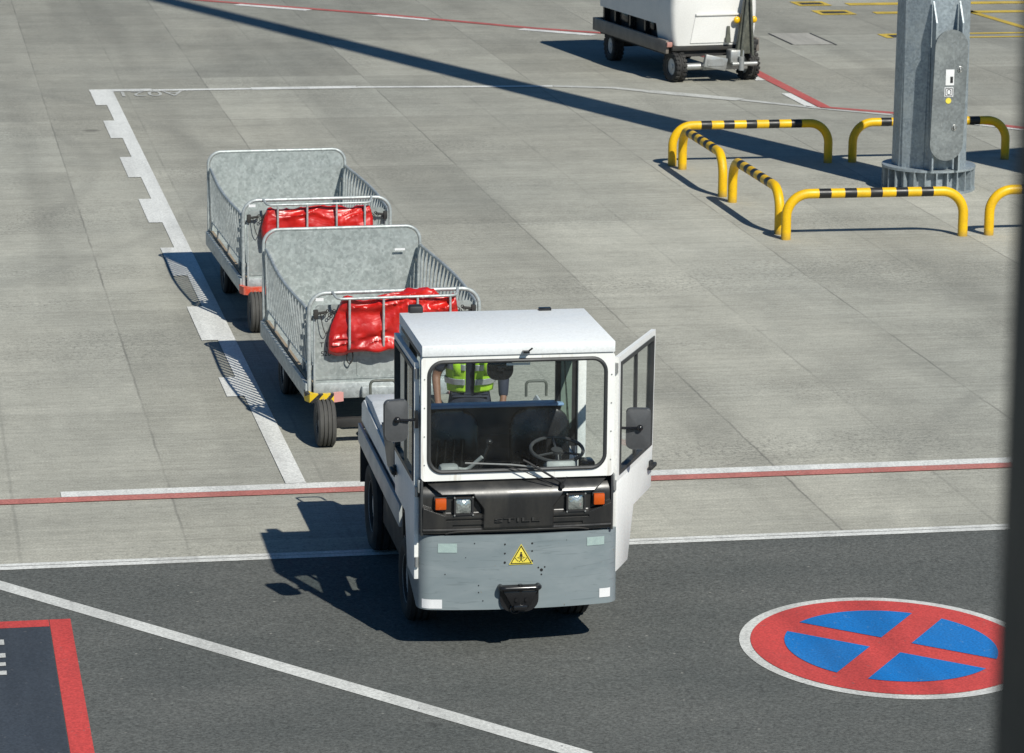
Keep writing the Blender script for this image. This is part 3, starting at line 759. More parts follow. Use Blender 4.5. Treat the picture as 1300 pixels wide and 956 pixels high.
# bumper
bz0 = lambda p: .325 + (.14*min(1, max(0, (p.y-.15)/.4)))
bz1 = lambda p: .855
bmp = wall_along(bumper_path(), bz0, bz1, .022, 1).build('bumper', M['bumper'], tug)
MB().prism([(x, y) for x, y in bumper_path(.02, .682)], 'z', .84, .85).build('bumper_top', M['bumper'], tug)
m = MB()
for (px, z, r) in [(-.09, .79, .006), (.10, .79, .007), (.10, .735, .006), (-.09, .725, .006), (-.09, .66, .008), (.10, .665, .007), (.145, .615, .006), (.19, .617, .006), (.167, .597, .011), (.167, .565, .006),
                   (.34, .80, .006), (.43, .80, .006), (.41, .49, .005), (.41, .45, .005), (.06, .375, .009), (-.09, .375, .009), (-.27, .45, .004), (-.27, .50, .004), (-.30, .80, .004), (-.36, .70, .003), (-.5, .58, .004), (.55, .81, .004), (.33, .335, .005), (-.24, .39, .004), (.36, .52, .004)]:
    u = px/.58; y = .022-.055*(1-min(1, u*u)) + .0
    m.cyl((px, y-.0045, z), (px, y+.01, z), r, n=10)
m.each('bolt_hole', M['marks'], tug)
for (x0, x1, z0, z1, mt) in ((-.55, -.42, .735, .80, 'worn'), (.49, .615, .75, .81, 'worn'), (-.655, -.52, .335, .40, 'sticker'), (.585, .665, .37, .435, 'sticker')):
    m = MB(); n = 8
    prev = None
    # follow the bumper curve
    pth = bumper_path(-.0025)
    def yat(x):
        best = .1
        for (a, b) in zip(pth, pth[1:]):
            if a[0] <= x <= b[0] and b[0] > a[0]: best = a[1]+(b[1]-a[1])*(x-a[0])/(b[0]-a[0])
        return best
    xs = [x0+(x1-x0)*i/n for i in range(n+1)]
    lo = [m.bm.verts.new((x, yat(x)-.0015, z0)) for x in xs]; hi = [m.bm.verts.new((x, yat(x)-.0015, z1)) for x in xs]
    for i in range(n): m.bm.faces.new((lo[i], lo[i+1], hi[i+1], hi[i]))
    m.build('reflector_sticker', M[mt], tug)
# warning sign
sg = MB().prism([(-.062, .645), (.106, .645), (.022, .79)], 'y', -.041, -.036)
sg = sg.build('warning_sign', M['signyellow'], tug)
def tri(x0, x1, z0, z1): return [(x0, z0), (x1, z0), ((x0+x1)/2, z1)]
m = MB().ring(tri(-.054, .098, .6495, .782), tri(-.044, .088, .6555, .768), 'y', -.0425, -.0412)
m.build('sign_border', M['marks'], sg)
m = MB().cyl((.022, -.0425, .727), (.022, -.0412, .727), .0065, n=14)
m.prism([(.014, .719), (.030, .719), (.033, .700), (.029, .700), (.027, .711), (.0275, .668), (.0235, .668), (.022, .690), (.0205, .668), (.0165, .668), (.017, .711), (.015, .700), (.011, .700)], 'y', -.0425, -.0412)
for k in range(9):
    a = R(205+130*k/8); x = .022+.043*math.cos(a)*1.0; z = .706+.04*math.sin(a)
    if abs(x-.022) > .008: m.box(x-.0032, x+.0032, -.0425, -.0412, z-.005, z+.003)
for s in (-1, 1):
    for k in range(3): m.box(.022+s*(.013+.007*k)-.0018, .022+s*(.013+.007*k)+.0018, -.0425, -.0412, .684+.004*k, .70-.002*k)
m.build('sign_pictogram', M['marks'], sg)
# towing jaw in the bumper
m = MB()
m.tube(fillet([(-.12, -.02, .49), (-.13, -.10, .49), (.15, -.10, .49), (.14, -.02, .49)], .05), .018, 10)
m.prism(rrect(-.125, .145, .31, .50, [.02, .02, .09, .09]), 'y', -.055, -.035)
m.prism([(-.11, .47), (.13, .47), (.08, .36), (-.05, .36)], 'y', -.10, -.05, .01)
m.box(-.04, .06, -.12, -.06, .335, .375, .012)
m.cyl((.01, -.085, .33), (.01, -.085, .515), .016)
m.tube([(-.02+.035*math.cos(q), -.07, .335+.03*math.sin(q)) for q in [i*PI/6 for i in range(12)]], .006, 6, closed=True)
m.cyl((-.02, -.104, .41), (-.02, -.115, .41), .012); m.cyl((.05, -.104, .41), (.05, -.115, .41), .012)
m.build('towing_jaw', M['gloss'], tug)
# dark moulded front panel (height field)
def front_panel():
    bm = bmesh.new(); nx, nz = 260, 86; V = []
    W, zt, zb = 1.315, 1.262, .872
    def sm(a, b, t):
        t = max(0, min(1, (t-a)/(b-a))); return t*t*(3-2*t)
    for j in range(nz+1):
        row = []
        for i in range(nx+1):
            sx = i/nx*W - W/2; z = zb+(zt-zb)*j/nz
            v = (zt-z)/(zt-zb)          # 0 top .. 1 bottom
            # base: slopes outwards to a shoulder, then down, gentle plan curve
            w_ = max(0, min(1, (v-.13)/.24)); y = .055 - .44*(min(v, .13) + .24*(w_-w_*w_/2)) + .012*sm(.4, 1, v) + .018*(sx/.66)**4 + .03*sm(.88, 1, v)
            a = abs(sx)                 # recess with lamps
            d = 0
            edge_top = .07+ (0.235)*sm(.655, .52, a) if a > .52 else .28
            inner = .30 + .055*(1-sm(.28, .55, v)) if v < .55 else .245+.0*v
            inner = .235+.075*(1-sm(.24, .60, v))
            topline = .27 if a < .53 else .27-(a-.53)/.13*.24
            dt = v-topline; di = a-inner
            d = sm(0, .035, dt)*sm(0, .02, di)
            # ledge below lamps
            led = .66 if a < .50 else .66-(a-.50)*1.0
            d *= 1-.62*sm(led-.03, led+.02, v)
            d *= 1-sm(.90, .94, v)
            y += .055*d
            # louvres
            for vv in (.755, .865):
                if .245 < a < (.50 if vv < .8 else .455) : y += .012*sm(.024, .018, abs(v-vv))
            row.append(bm.verts.new((sx, y, z)))
        V.append(row)
    for j in range(nz):
        for i in range(nx): bm.faces.new((V[j][i], V[j][i+1], V[j+1][i+1], V[j+1][i]))
    m = MB(); m.bm.free(); m.bm = bm
    return m.build('front_panel', M['darkplastic'], tug, 28)
fp = front_panel()
MB().box(-.655, .655, .09, .12, .86, 1.255).build('panel_backing', M['chassis'], tug)
MB().tube(fillet([(-.50, .0, .872), (-.42, -.02, .888), (.42, -.02, .888), (.50, .0, .872)], .06), .008, 8).build('bumper_trim', M['chassis'], tug)
for s in (-1, 1):
    x = .405 if s > 0 else -.378
    h = MB().ring(rrect(x-.068, x+.068, 1.005, 1.135, .022), rrect(x-.056, x+.056, 1.017, 1.123, .018), 'y', -.035, .03).build('headlight', M['black'], tug)
    mm = MB(); bm = mm.bm; vs = []
    for j in range(11):
        for i in range(11):
            u, w = -1+.2*i, -1+.2*j; vs.append(bm.verts.new((x+u*.055, -.018-.018*(1-u*u)*(1-w*w), 1.07+w*.052)))
    for j in range(10):
        for i in range(10): bm.faces.new((vs[j*11+i], vs[j*11+i+1], vs[(j+1)*11+i+1], vs[(j+1)*11+i]))
    mm.build('lens', M['lens'], h)
    q = MB()
    for dx in (-.064, .064):
        for dz in (-.062, .062): q.cyl((x+dx, -.038, 1.07+dz), (x+dx, -.03, 1.07+dz), .006, n=8)
    q.each('screw', M['metal'], h)
    x = .565 if s > 0 else -.538
    MB().box(x-.039, x+.039, -.045, .02, 1.05, 1.128, .008).build('indicator', M['amber'], tug)
    MB().box(x-.046, x+.046, -.02, .03, 1.043, 1.136, .006).build('indicator_housing', M['black'], tug)
text_mesh('raised_lettering', 'STILL', .039, M['letter'], Matrix.Translation((-.01, -.0565, .968)) @ FACE_FRONT, tug, .004, 3.6)
# cab front frame with windscreen opening
ws_o = rrect(-.67, .67, 1.245, 2.115, .03, 9); ws_i = rrect(-.625, .615, 1.30, 2.085, .10, 9)
MB().ring(ws_o, ws_i, 'y', .0, .045).build('windscreen_frame', M['whitefront'], tug)
MB().tube([(x, -.003, z) for x, z in rrect(-.617, .607, 1.308, 2.077, .097, 9)], .014, 8, closed=True).build('windscreen_seal', M['seal'], tug)
MB().prism(rrect(-.61, .60, 1.315, 2.07, .09, 9), 'y', .004, .009).build('windscreen', M['glass'], tug)
MB().tube([(-.665, .001, 2.110), (.665, .001, 2.110)], .0022, 6).build('drip_seam', M['dial'], tug)
# wiper
m = MB(); m.tube([(.30, -.045, 1.20), (.29, -.055, 1.225), (.07, -.05, 1.365), (.03, -.04, 1.385)], .008, 8); m.tube([(.24, -.045, 1.20), (.05, -.05, 1.30), (-.08, -.03, 1.345)], .0035, 6)
m.cyl((.30, -.07, 1.195), (.30, .0, 1.20), .016); m.tube([(.30, -.06, 1.20), (.335, -.05, 1.26)], .004, 6)
wp = m.build('wiper', M['black'], tug)
MB().tube([(-.37, -.022, 1.372), (-.05, -.03, 1.352), (.14, -.022, 1.325)], .006, 6).build('blade', M['metal'], wp)
# roof
m = MB().box(-.668, .668, -.012, 1.13, 2.118, 2.195, .006, 2)

m.build('roof', M['roofwhite'], tug)
m = MB().box(.02, .065, -.06, -.02, 2.135, 2.15, .003); m.tube([(.06, -.05, 2.15), (.085, -.055, 2.17)], .006, 6); m.build('washer_nozzle', M['gloss'], tug)
MB().box(-.60, -.50, 1.10, 1.19, 2.16, 2.245, .015).build('beacon_base', M['black'], tug)
MB().box(.33, .42, 1.07, 1.12, 2.19, 2.215, .006).build('roof_bracket', M['gloss'], tug)
m = MB()
for s in (-1, 1): m.box(s*.664-.004, s*.664+.004, .05, 1.11, 2.095, 2.1175)
m.each('roof_gutter', M['seal'], tug)
m = MB()
for s in (-1, 1):
    for z in (1.36, 1.56, 1.76, 1.96): m.cyl((s*.648, -.004, z), (s*.648, .004, z), .005, n=8)
m.each('rivet', M['metal'], tug)
# pillars and rear frame
m = MB()
for s in (-1, 1): m.box(min(s*.61, s*.672), max(s*.61, s*.672), 1.02, 1.11, .95, 2.12, .008)
m.each('rear_pillar', M['white'], tug)
m = MB()
for s in (-1, 1): m.box(min(s*.62, s*.668), max(s*.62, s*.668), .046, .09, 1.25, 2.118)
m.each('front_pillar', M['white'], tug)
rw_o = rrect(-.61, .61, 1.20, 2.118, .005, 9); rw_i = rrect(-.55, .455, 1.30, 2.06, .12, 9)
MB().ring(rw_o, rw_i, 'y', 1.06, 1.095).build('rear_window_frame', M['black'], tug)
MB().prism(rrect(.49, .57, 1.32, 2.09, [.01, .01, .07, .03]), 'y', 1.045, 1.056).build('rear_window_trim', M['green'], tug)
MB().prism(rrect(-.55, .47, 1.30, 2.06, .09, 9), 'y', 1.075, 1.079).build('rear_window', M['glass'], tug)
# bulkhead behind the seats
MB().prism([(-.61, .95), (.36, .95), (.41, 1.22), (.50, 1.515), (-.61, 1.515)], 'y', 1.07, 1.10).build('bulkhead', M['interior'], tug)
MB().box(-.61, .505, .99, 1.115, 1.516, 1.532, .004).build('bulkhead_shelf', M['skytint'], tug)
MB().box(-.64, .64, .06, 1.07, .55, .58).build('cab_floor', M['interior'], tug)
# dashboard, wheel, seats
m = MB().box(-.60, .60, .05, .28, 1.05, 1.24, .03); m.box(-.60, .60, .10, .2, .58, 1.06); m.build('dashboard', M['interior'], tug)
MB().box(.24, .45, .22, .34, 1.20, 1.285, .02, rot=Matrix.Rotation(R(-20), 3, 'X')).build('instrument_console', M['dial'], tug)
sw = MB().xf(Matrix())
rt = Matrix.Translation((.37, .53, 1.31)) @ Matrix.Rotation(R(14), 4, 'X')
sw.tube([(.185*math.cos(a), .185*math.sin(a), 0) for a in [2*PI*i/36 for i in range(36)]], .013, 8, closed=True)
for a in (R(90), R(210), R(330)): sw.tube([(.02*math.cos(a), .02*math.sin(a), -.02), (.18*math.cos(a), .18*math.sin(a), 0)], .009, 6)
sw.cyl((0, 0, -.04), (0, 0, 0.0), .04)
swo = sw.xf(rt).build('steering_wheel', M['wheelgrey'], tug)
MB().cyl((.37, .50, 1.275), (.37, .25, .7), .025).build('steering_column', M['gloss'], swo)
for x, w in ((.33, .23), (-.33, .23)):
    sb = MB().prism([(y, z) for y, z in ((.72, .78), (.72, .93), (.78, .96), (1.03, .93), (1.03, .78))], 'x', x-w, x+w, .03).build('seat', M['gloss'], tug)
    b = MB(); bb = rrect(x-w*.92, x+w*.92, .95, 1.50, .12, 7)
    b.prism(bb, 'y', .94, 1.02, .025); b.xf(Matrix.Translation((0, .98, 1)) @ Matrix.Rotation(R(-5), 4, 'X') @ Matrix.Translation((0, -.98, -1))).build('backrest', M['gloss'], sb)
    m = MB()
    for k in range(4): m.tube([(x-.10+k*.06, .935, 1.05), (x-.08+k*.06, .945, 1.30)], .012, 8)
    m.build('cushion_rib', M['gloss'], sb)
m = MB().tube(fillet([(-.18, .45, .6), (-.18, .5, 1.2), (-.12, .48, 1.38)], .05), .01, 8); m.sphere((-.12, .48, 1.39), .022); m.build('lever', M['gloss'], tug)
MB().box(.50, .60, .28, .42, 1.15, 1.28, .02).build('side_console', M['gloss'], tug)
m = MB().tube(fillet([(-.46, .3, 1.20), (-.38, .33, 1.25), (-.30, .36, 1.22), (-.2, .3, 1.33)], .05), .014, 8); m.box(-.50, -.36, .26, .38, 1.18, 1.28, .03); m.build('document_holder', M['dial'], tug)
# interior mirror and sun strip
m = MB().prism(rrect(-.205, -.025, 1.925, 2.055, [.03, .03, .06, .06]), 'y', .07, .10, .008); m.cyl((-.10, .09, 2.04), (-.10, .09, 2.11), .01); m.box(-.14, -.09, .05, .07, 1.99, 2.03, .004)
m.build('interior_mirror', M['gloss'], tug)
MB().box(-.08, .085, .03, .034, 2.035, 2.052).build('windscreen_sticker', M['sticker'], tug)
# doors
def door(parent_name, hinge, ang, side):
    """side=+1: right door (hinge at +x); local s along door from hinge backwards, extruded in x"""
    d = bpy.data.objects.new(parent_name, None)
    outer = [(0, .53), (.33, .53), (.47, .90), (.98, .90), (1.01, 1.20), (1.05, 1.95), (1.03, 2.05), (.0, 2.06)]
    def ringp():
        o = [(0, 1.18), (1.0, 1.18), (1.05, 1.95), (1.03, 2.05), (0, 2.06)]
        return o
    m = MB()
    m.prism([(0, .53), (.33, .53), (.47, .90), (.98, .90), (1.01, 1.178), (0, 1.178)], 'x', -.016, .016, .004)
    n = 4
    oo = [(0, 1.179), (1.01, 1.179), (1.045, 2.05), (0, 2.06)]; ii = [(.055, 1.225), (.955, 1.225), (.985, 2.005), (.055, 2.01)]
    m.ring(oo, ii, 'x', -.016, .016)
    o = m.build(parent_name, M['white'], tug)
    sl = [(.048, 1.217), (.965, 1.217), (.993, 2.013), (.048, 2.018)]; si = [(.075, 1.245), (.935, 1.245), (.965, 1.985), (.075, 1.99)]
    MB().ring(sl, si, 'x', -.024, .024).build('window_seal', M['seal'], o)
    MB().prism([(.07, 1.24), (.94, 1.24), (.97, 1.99), (.07, 1.995)], 'x', -.003, .003).build('window_pane', M['glass'], o)
    MB().box(-.012, .012, .52, .55, 1.245, 1.99).build('window_divider', M['seal'], o)
    m = MB(); m.box(-.065, -.03, .87, .99, 1.05, 1.085, .008); m.box(-.05, -.01, .93, .99, 1.04, 1.13, .01); m.box(.03, .06, .84, .98, 1.06, 1.09, .008); m.box(.01, .04, .90, .96, 1.04, 1.11, .01)
    if side < 0: m.xf(Matrix.Diagonal((-1, 1, 1, 1)))
    m.build('handle', M['black'], o)
    m = MB()
    for z in (.62, 1.12, 1.95): m.cyl((0, -.012, z), (0, -.012, z+.07), .014, n=10)
    m.each('hinge', M['metal'], o)
    o.location = hinge; o.rotation_euler = (0, 0, ang)
    return o
door('door', (.70, .09, 0), -R(26), 1)
door('door', (-.688, .09, 0), 0, -1)
m = MB().box(-.62, -.61, 1.0, 1.02, .9, 1.1)
# side body below and behind doors
for s in (-1, 1):
    MB().box(min(s*.655, s*.672), max(s*.655, s*.672), .0, .088, .86, 1.25, .003).build('corner_post', M['seal'], tug)
    MB().box(min(s*.672, s*.686), max(s*.672, s*.686), .02, .07, 1.16, 1.25, .003).build('corner_hinge', M['metal'], tug)
# outside mirrors
def mirror(cx, cy, cz, ax, ay, az, hw_, hh, rz):
    m = MB(); pts = rrect(-hw_, hw_, -hh, hh, [.03, .03, .045, .045]); m.prism(pts, 'y', -.01, .035, .008)
    # pyramid back of the shell
    ap = m.bm.verts.new((0, -.045, 0)); ring = [m.bm.verts.new((x*.97, -.008, z*.97)) for x, z in pts]
    for i in range(len(ring)): m.bm.faces.new((ring[i], ring[(i+1) % len(ring)], ap))
    m.xf(Matrix.Translation((cx, cy, cz)) @ Matrix.Rotation(rz, 4, 'Z'))
    o = m.build('wing_mirror', M['mirror'], tug, 25)
    a = MB(); a.tube(fillet([(ax, ay, az), ((ax+cx)/2, ay-.03, az), (cx, cy-.055, cz+.02)], .03), .010, 8); a.sphere((cx, cy-.055, cz+.02), .022); a.box(ax-.012, ax+.012, ay-.02, ay+.02, az-.06, az+.06, .004)
    a.build('mirror_arm', M['gloss'], o)
    return o
mirror(-.835, .05, 1.665, -.695, .06, 1.67, .082, .145, R(8))
mirror(.87, .14, 1.535, .73, .15, 1.545, .086, .145, R(-10))
# rear deck and sides
m = MB(); m.box(-.655, .655, 1.30, 3.18, .80, .93, .01, 2)
m.build('rear_deck', M['dusty'], tug)
MB().prism([(1.75, .93), (1.80, 1.08), (2.75, 1.18), (3.12, 1.15), (3.16, .93)], 'x', -.665, -.36, .03).build('side_locker', M['dusty'], tug)
for s in (-1, 1):
    MB().prism([(.84, .70), (.84, .865), (3.20, .905), (3.20, .755)], 'x', s*.695-.012, s*.695+.012, .004).build('side_skirt', M['skirt'], tug)
    MB().prism([(1.10, .91), (3.18, .925), (3.18, 1.06), (3.05, 1.12), (1.10, 1.0)], 'x', s*.675-.006, s*.675+.006).build('side_panel', M['white'], tug)
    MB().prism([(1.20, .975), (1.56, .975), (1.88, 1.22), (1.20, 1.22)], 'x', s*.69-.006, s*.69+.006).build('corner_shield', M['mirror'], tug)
    MB().prism([(.40, .50), (.78, .50), (.84, .70), (.84, .86), (.60, .89), (.52, .88)], 'x', s*.645-.006, s*.645+.006).build('wheel_arch', M['chassis'], tug)
    MB().box(min(s*.48, s*.70), max(s*.48, s*.70), 3.12, 3.135, .45, .76, .002).build('mudflap', M['black'], tug)
    wheel(tug, s*.555, .93, .30, .21, s, M['rim'])
    wheel(tug, s*.545, 2.80, .345, .25, s, M['rim'])
m = MB(); m.box(-.42, .42, .1, 3.15, .30, .55); m.box(-.62, .62, 1.25, 2.35, .33, .92); m.box(-.60, .60, 3.02, 3.19, .5, .93); m.cyl((-.5, .93, .3), (.5, .93, .3), .05); m.cyl((-.5, 2.8, .34), (.5, 2.8, .34), .07)
m.box(-.58, .58, .10, .20, .32, .84)
m.build('chassis', M['chassis'], tug)
m = MB().tube(fil_arc([(.60, 3.10, 1.1), (.60, 3.10, 1.22), (.86-.1, 3.10, 1.22), (.76, 3.10, 1.1)], .03), .011, 8)
m.tube(fillet([(-.62, 3.12, 1.12), (-.62, 3.14, 1.25), (-.42, 3.14, 1.25), (-.42, 3.12, 1.15)], .04), .011, 8)
m.each('grab_rail', M['olive'], tug)
m = MB().box(-.09, .09, 3.19, 3.30, .34, .46, .01); m.prism([(-.07, 3.28), (.07, 3.28), (.04, 3.43), (-.04, 3.43)], 'z', .36, .375); m.prism([(-.07, 3.28), (.07, 3.28), (.04, 3.43), (-.04, 3.43)], 'z', .425, .44)
m.cyl((0, 3.37, .33), (0, 3.37, .50), .014); m.build('tow_hitch', M['chassis'], tug)
# bar linking tractor and cart
# ------------------------------------------------------------------ guard hoops
def hoop_mesh():
    L = 2.15; h = .54
    m = MB().tube(fil_arc([(-L/2, 0, -.01), (-L/2, 0, h), (L/2, 0, h), (L/2, 0, -.01)], .27, 12), .058, 20)
    return m
h0 = hoop_mesh().build('guard_hoop', M['hoop']); HG = 'yellow and black guard hoops around the mast'
tag(h0, 'guard hoop at the front of the mast, crossing in front of its base', 'guard hoop', HG); h0.location = (11.2, 37.2, 0); h0.rotation_euler = (0, 0, R(-1))
for (x, y, rz, sc, lab) in ((11.13, 42.82, 0, 1, 'far left guard hoop, half of it in the mast shadow'), (13.62, 42.82, 0, 1, 'guard hoop standing directly behind the mast'),
                            (13.68, 37.2, 0, 1, 'guard hoop at the front right, cut off by the picture edge'), (10.12, 41.4, R(90), 1.03, 'left side guard hoop, the one farther from the tractor'),
                            (10.14, 38.72, R(90), 1.06, 'left side guard hoop meeting the corner of the front hoop')):
    o = h0.copy(); COL.objects.link(o); o.location = (x, y, 0); o.rotation_euler = (0, 0, rz); o.scale = (sc, 1, 1); o['label'] = lab
# ------------------------------------------------------------------ mast
mast = thing('lighting_mast', (12.92, 40.62, 0), 0, 'thick grey galvanised mast on a ribbed round base inside the yellow hoops', 'mast')
def octo(r, z): return [Vector((r*math.cos(R(22.5+45*k)), r*math.sin(R(22.5+45*k)), z)) for k in range(8)]
m = MB(); lv = [(.30, .485), (2.4, .462), (6, .40), (34, .22)]
rg = [[m.bm.verts.new(p) for p in octo(r, z)] for z, r in lv]
for a, b in zip(rg, rg[1:]):
    for k in range(8): m.bm.faces.new((a[k], a[(k+1) % 8], b[(k+1) % 8], b[k]))
m.bm.faces.new(rg[-1]); m.bm.faces.new(rg[0][::-1])
bmesh.ops.bevel(m.bm, geom=[e for e in m.bm.edges if abs((e.verts[0].co-e.verts[1].co).normalized().z) > .9], offset=.035, segments=3, affect='EDGES')
m.build('shaft', M['galvpole'], mast, 20)
m = MB().lathe([(.285, .45), (.285, .60), (.315, .60), (.315, .45)], (0, 0, 0), 'z', 64)
m.lathe([(0, .3), (0, .60), (.03, .60), (.03, .3)], (0, 0, 0), 'z', 64)
m.build('flange', M['galvpole'], mast)
m = MB().lathe([(.03, .50), (.285, .50), (.285, .47), (.03, .47)], (0, 0, 0), 'z', 48); m.build('base_drum', M['galvpole'], mast)
for k in range(26):
    a = 2*PI*k/26
    MB().box(.50, .595, -.008, .008, .03, .285, rot=Matrix.Rotation(a, 3, 'Z'), piv=(0, 0, 0)).build('gusset', M['galvpole'], mast, 0)
for x in (-.155, .19):
    MB().prism([(-.485, .32), (-.655, .32), (-.64, 2.15), (-.60, 2.3), (-.46, 2.46), (-.46, .32)][0:1]+[(-.655, .32), (-.64, 2.2), (-.475, 2.46)], 'x', x-.010, x+.010).build('stiffener', M['galvpole'], mast, 0)
cp = MB().prism(rrect(-.215, .215, .46, 2.12, .214, 12), 'y', -.69, -.66, .006)
cp.xf(Matrix.Translation((.02, 0, 1.3)) @ Matrix.Rotation(R(1.3), 4, 'Y') @ Matrix.Translation((0, 0, -1.3)))
cpo = cp.build('cover_plate', M['plate'], mast)
m = MB()
for (x, z) in ((.15, 1.62), (.10, .88)): m.tube([(x+.03*math.cos(q), -.695, z+.035*math.sin(q)) for q in [i*PI/6 for i in range(12)]], .006, 6, closed=True); m.box(x-.012, x+.012, -.715, -.69, z-.02, z+.02, .003)
m.build('lock', M['metal'], cpo)
m = MB().box(-.035, .075, -.6945, -.691, 1.42, 1.62); m.box(-.045, .07, -.6945, -.691, 1.275, 1.395); ls = m.build('label', M['sticker'], cpo)
m = MB(); m.box(.025, .06, -.698, -.695, 1.45, 1.53); m.ring(rrect(-.035, .06, 1.285, 1.385, .004, 3), rrect(-.028, .053, 1.292, 1.378, .004, 3), 'y', -.698, -.6955); m.ring(rrect(-.015, .04, 1.3, 1.37, .02, 3), rrect(-.008, .033, 1.307, 1.363, .015, 3), 'y', -.698, -.6955); m.build('label_print', M['marks'], ls)
MB().cyl((.01, -.692, 1.225), (.01, -.696, 1.225), .037, n=24).build('round_sticker', M['signyellow'], cpo)
# ------------------------------------------------------------------ ground power unit
gpu = thing('ground_power_unit', (12.66, 51.28, 0), R(8), 'white ground power unit on a four-wheeled trailer with its drawbar folded up', 'ground power unit')
def gsec(w, zt): return [(-w*.93, .58), (-w*.985, .85), (-w, 1.15), (-w*.97, 1.6), (-w*.88, 2.0), (-w*.7, zt), (w*.7, zt), (w*.88, 2.0), (w*.97, 1.6), (w, 1.15), (w*.985, .85), (w*.93, .58)]
def loft(secs, name, mat, parent, sm=50):
    m = MB(); rr = [[m.bm.verts.new((x, y, z)) for x, z in s] for y, s in secs]; n = len(rr[0])
    for a, b in zip(rr, rr[1:]):
        for k in range(n): m.bm.faces.new((a[k], a[(k+1) % n], b[(k+1) % n], b[k]))
    m.bm.faces.new(rr[0]); m.bm.faces.new(rr[-1][::-1])
    return m.build(name, mat, parent, sm)
loft([(-.10, [(x*.95, z) for x, z in gsec(.70, 2.12)]), (-.06, gsec(.71, 2.18)), (.02, gsec(.735, 2.22)), (.62, gsec(.735, 2.25))], 'front_hood', M['gpuwhite'], gpu)
loft([(.64, [(x, max(z, .86)) for x, z in gsec(.72, 2.2)]), (3.3, [(x, max(z, .86)) for x, z in gsec(.72, 2.2)])], 'canopy', M['gpuwhite'], gpu)
MB().box(-.60, .60, .63, 3.25, .55, .859).build('engine_bay', M['chassis'], gpu)
m = MB()
for y in (1.2, 1.9, 2.6, 3.15): m.box(-.70, -.60, y-.03, y+.03, .6, .855)
m.box(-.66, -.61, .9, 1.15, .72, .85, .01); m.box(-.66, -.61, 2.1, 2.5, .7, .85, .01); m.box(.60, .70, 1, 3.1, .7, .855)
m.each('bay_fitting', M['gloss'], gpu)
m = MB(); m.box(-.80, -.745, -.02, 3.35, .45, .66, .012); m.box(.745, .80, -.02, 3.35, .45, .66, .012); m.box(-.80, .80, 3.36, 3.42, .45, .66, .012)
m.each('rub_rail', M['gpugrey'], gpu)
for x in (-.75, .72): MB().box(x-.045, x+.045, -.07, -.022, .56, .64, .01).build('corner_lamp', M['corner'] if x < 0 else M['black'], gpu)
m = MB(); m.box(-.70, .70, -.04, 3.3, .40, .57); m.box(-.72, .72, -.11, -.04, .50, .575, .01); m.build('chassis', M['chassis'], gpu)
m = MB().prism([(-.42, .62), (.50, .62), (.50, 1.05), (-.34, 1.05)], 'y', -.118, -.09); m.box(-.34, .50, -.145, -.10, 1.05, 1.085, .008); m.build('front_hatch', M['gpuwhite'], gpu)
m = MB(); m.box(.16, .24, -.18, -.13, .62, .70); m.prism([(.17, .62), (.25, .62), (.23, .88), (.19, .88)], 'y', -.16, -.13); m.build('hook_bracket', M['olive'], gpu)
m = MB()
m.prism([(.29, .45), (.60, .45), (.54, 1.18), (.52, 1.42), (.44, 1.42), (.40, 1.18)], 'y', -.30, -.22, .01)
m.tube([(.36, -.34, .42), (.45, -.34, 1.38)], .022, 8); m.tube([(.56, -.34, .42), (.50, -.34, 1.38)], .022, 8)
m.box(.46, .50, -.33, -.27, 1.4, 1.7, .008)
m.tube([(.48+.05*math.cos(q), -.3, 1.74+.05*math.sin(q)) for q in [i*PI/6 for i in range(12)]], .016, 8, closed=True)
m.build('folded_drawbar', M['olive'], gpu)
for x in (.33, .62): MB().sphere((x, -.20, .98), .055, (1, .7, 1)).build('marker_lamp', M['yellow'], gpu)
m = MB(); m.cyl((-.52, -.12, .25), (-.22, -.12, .25), .055); m.box(-.22, .55, -.17, -.07, .19, .30, .01)
m.build('axle_beam', M['metal'], gpu)
m = MB().box(-.24, .14, -.30, -.22, .22, .42, .01, rot=Matrix.Rotation(R(12), 3, 'Y')); m.box(-.19, .08, -.31, -.30, .27, .38)
m.build('cable_box', M['metal'], gpu)
m = MB().box(.18, .42, -.34, -.12, .30, .52, .03); m.cyl((.2, -.36, .3), (.62, -.36, .3), .035); m.cyl((.35, -.38, .2), (.35, -.38, .42), .045); m.build('steering_knuckle', M['metal'], gpu)
m = MB().cyl((-.6, 2.85, .27), (.6, 2.85, .27), .05); m.build('rear_axle', M['chassis'], gpu)
for s in (-1, 1):
    wheel(gpu, s*.62, .02, .245, .19, s, M['rim'], blocks=20, steer=R(6)); wheel(gpu, s*.62, 2.85, .245, .19, s, M['rim'], blocks=20)
# ------------------------------------------------------------------ person
def skin_obj(name, V, E, Rr, mat, parent, root=0, sub=2, join=None):
    me = bpy.data.meshes.new(name); me.from_pydata([tuple(v) for v in V], E, []); me.update()
    o = bpy.data.objects.new('tmp', me); COL.objects.link(o)
    sk = o.modifiers.new('s', 'SKIN'); sk.use_smooth_shade = True
    for i, r in enumerate(Rr):
        d = me.skin_vertices[0].data[i]; d.radius = (r, r) if not isinstance(r, tuple) else r; d.use_root = (i == root)
    ss = o.modifiers.new('b', 'SUBSURF'); ss.levels = sub; ss.render_levels = sub
    bpy.context.view_layer.update()
    nm = bpy.data.meshes.new_from_object(o.evaluated_get(bpy.context.evaluated_depsgraph_get()))
    bpy.data.objects.remove(o); bpy.data.meshes.remove(me)
    nm.name = name; nm.materials.clear(); nm.materials.append(mat); nm.shade_smooth()
    r = bpy.data.objects.new(name, nm); COL.objects.link(r)
    if parent is not None: r.parent = parent
    return r
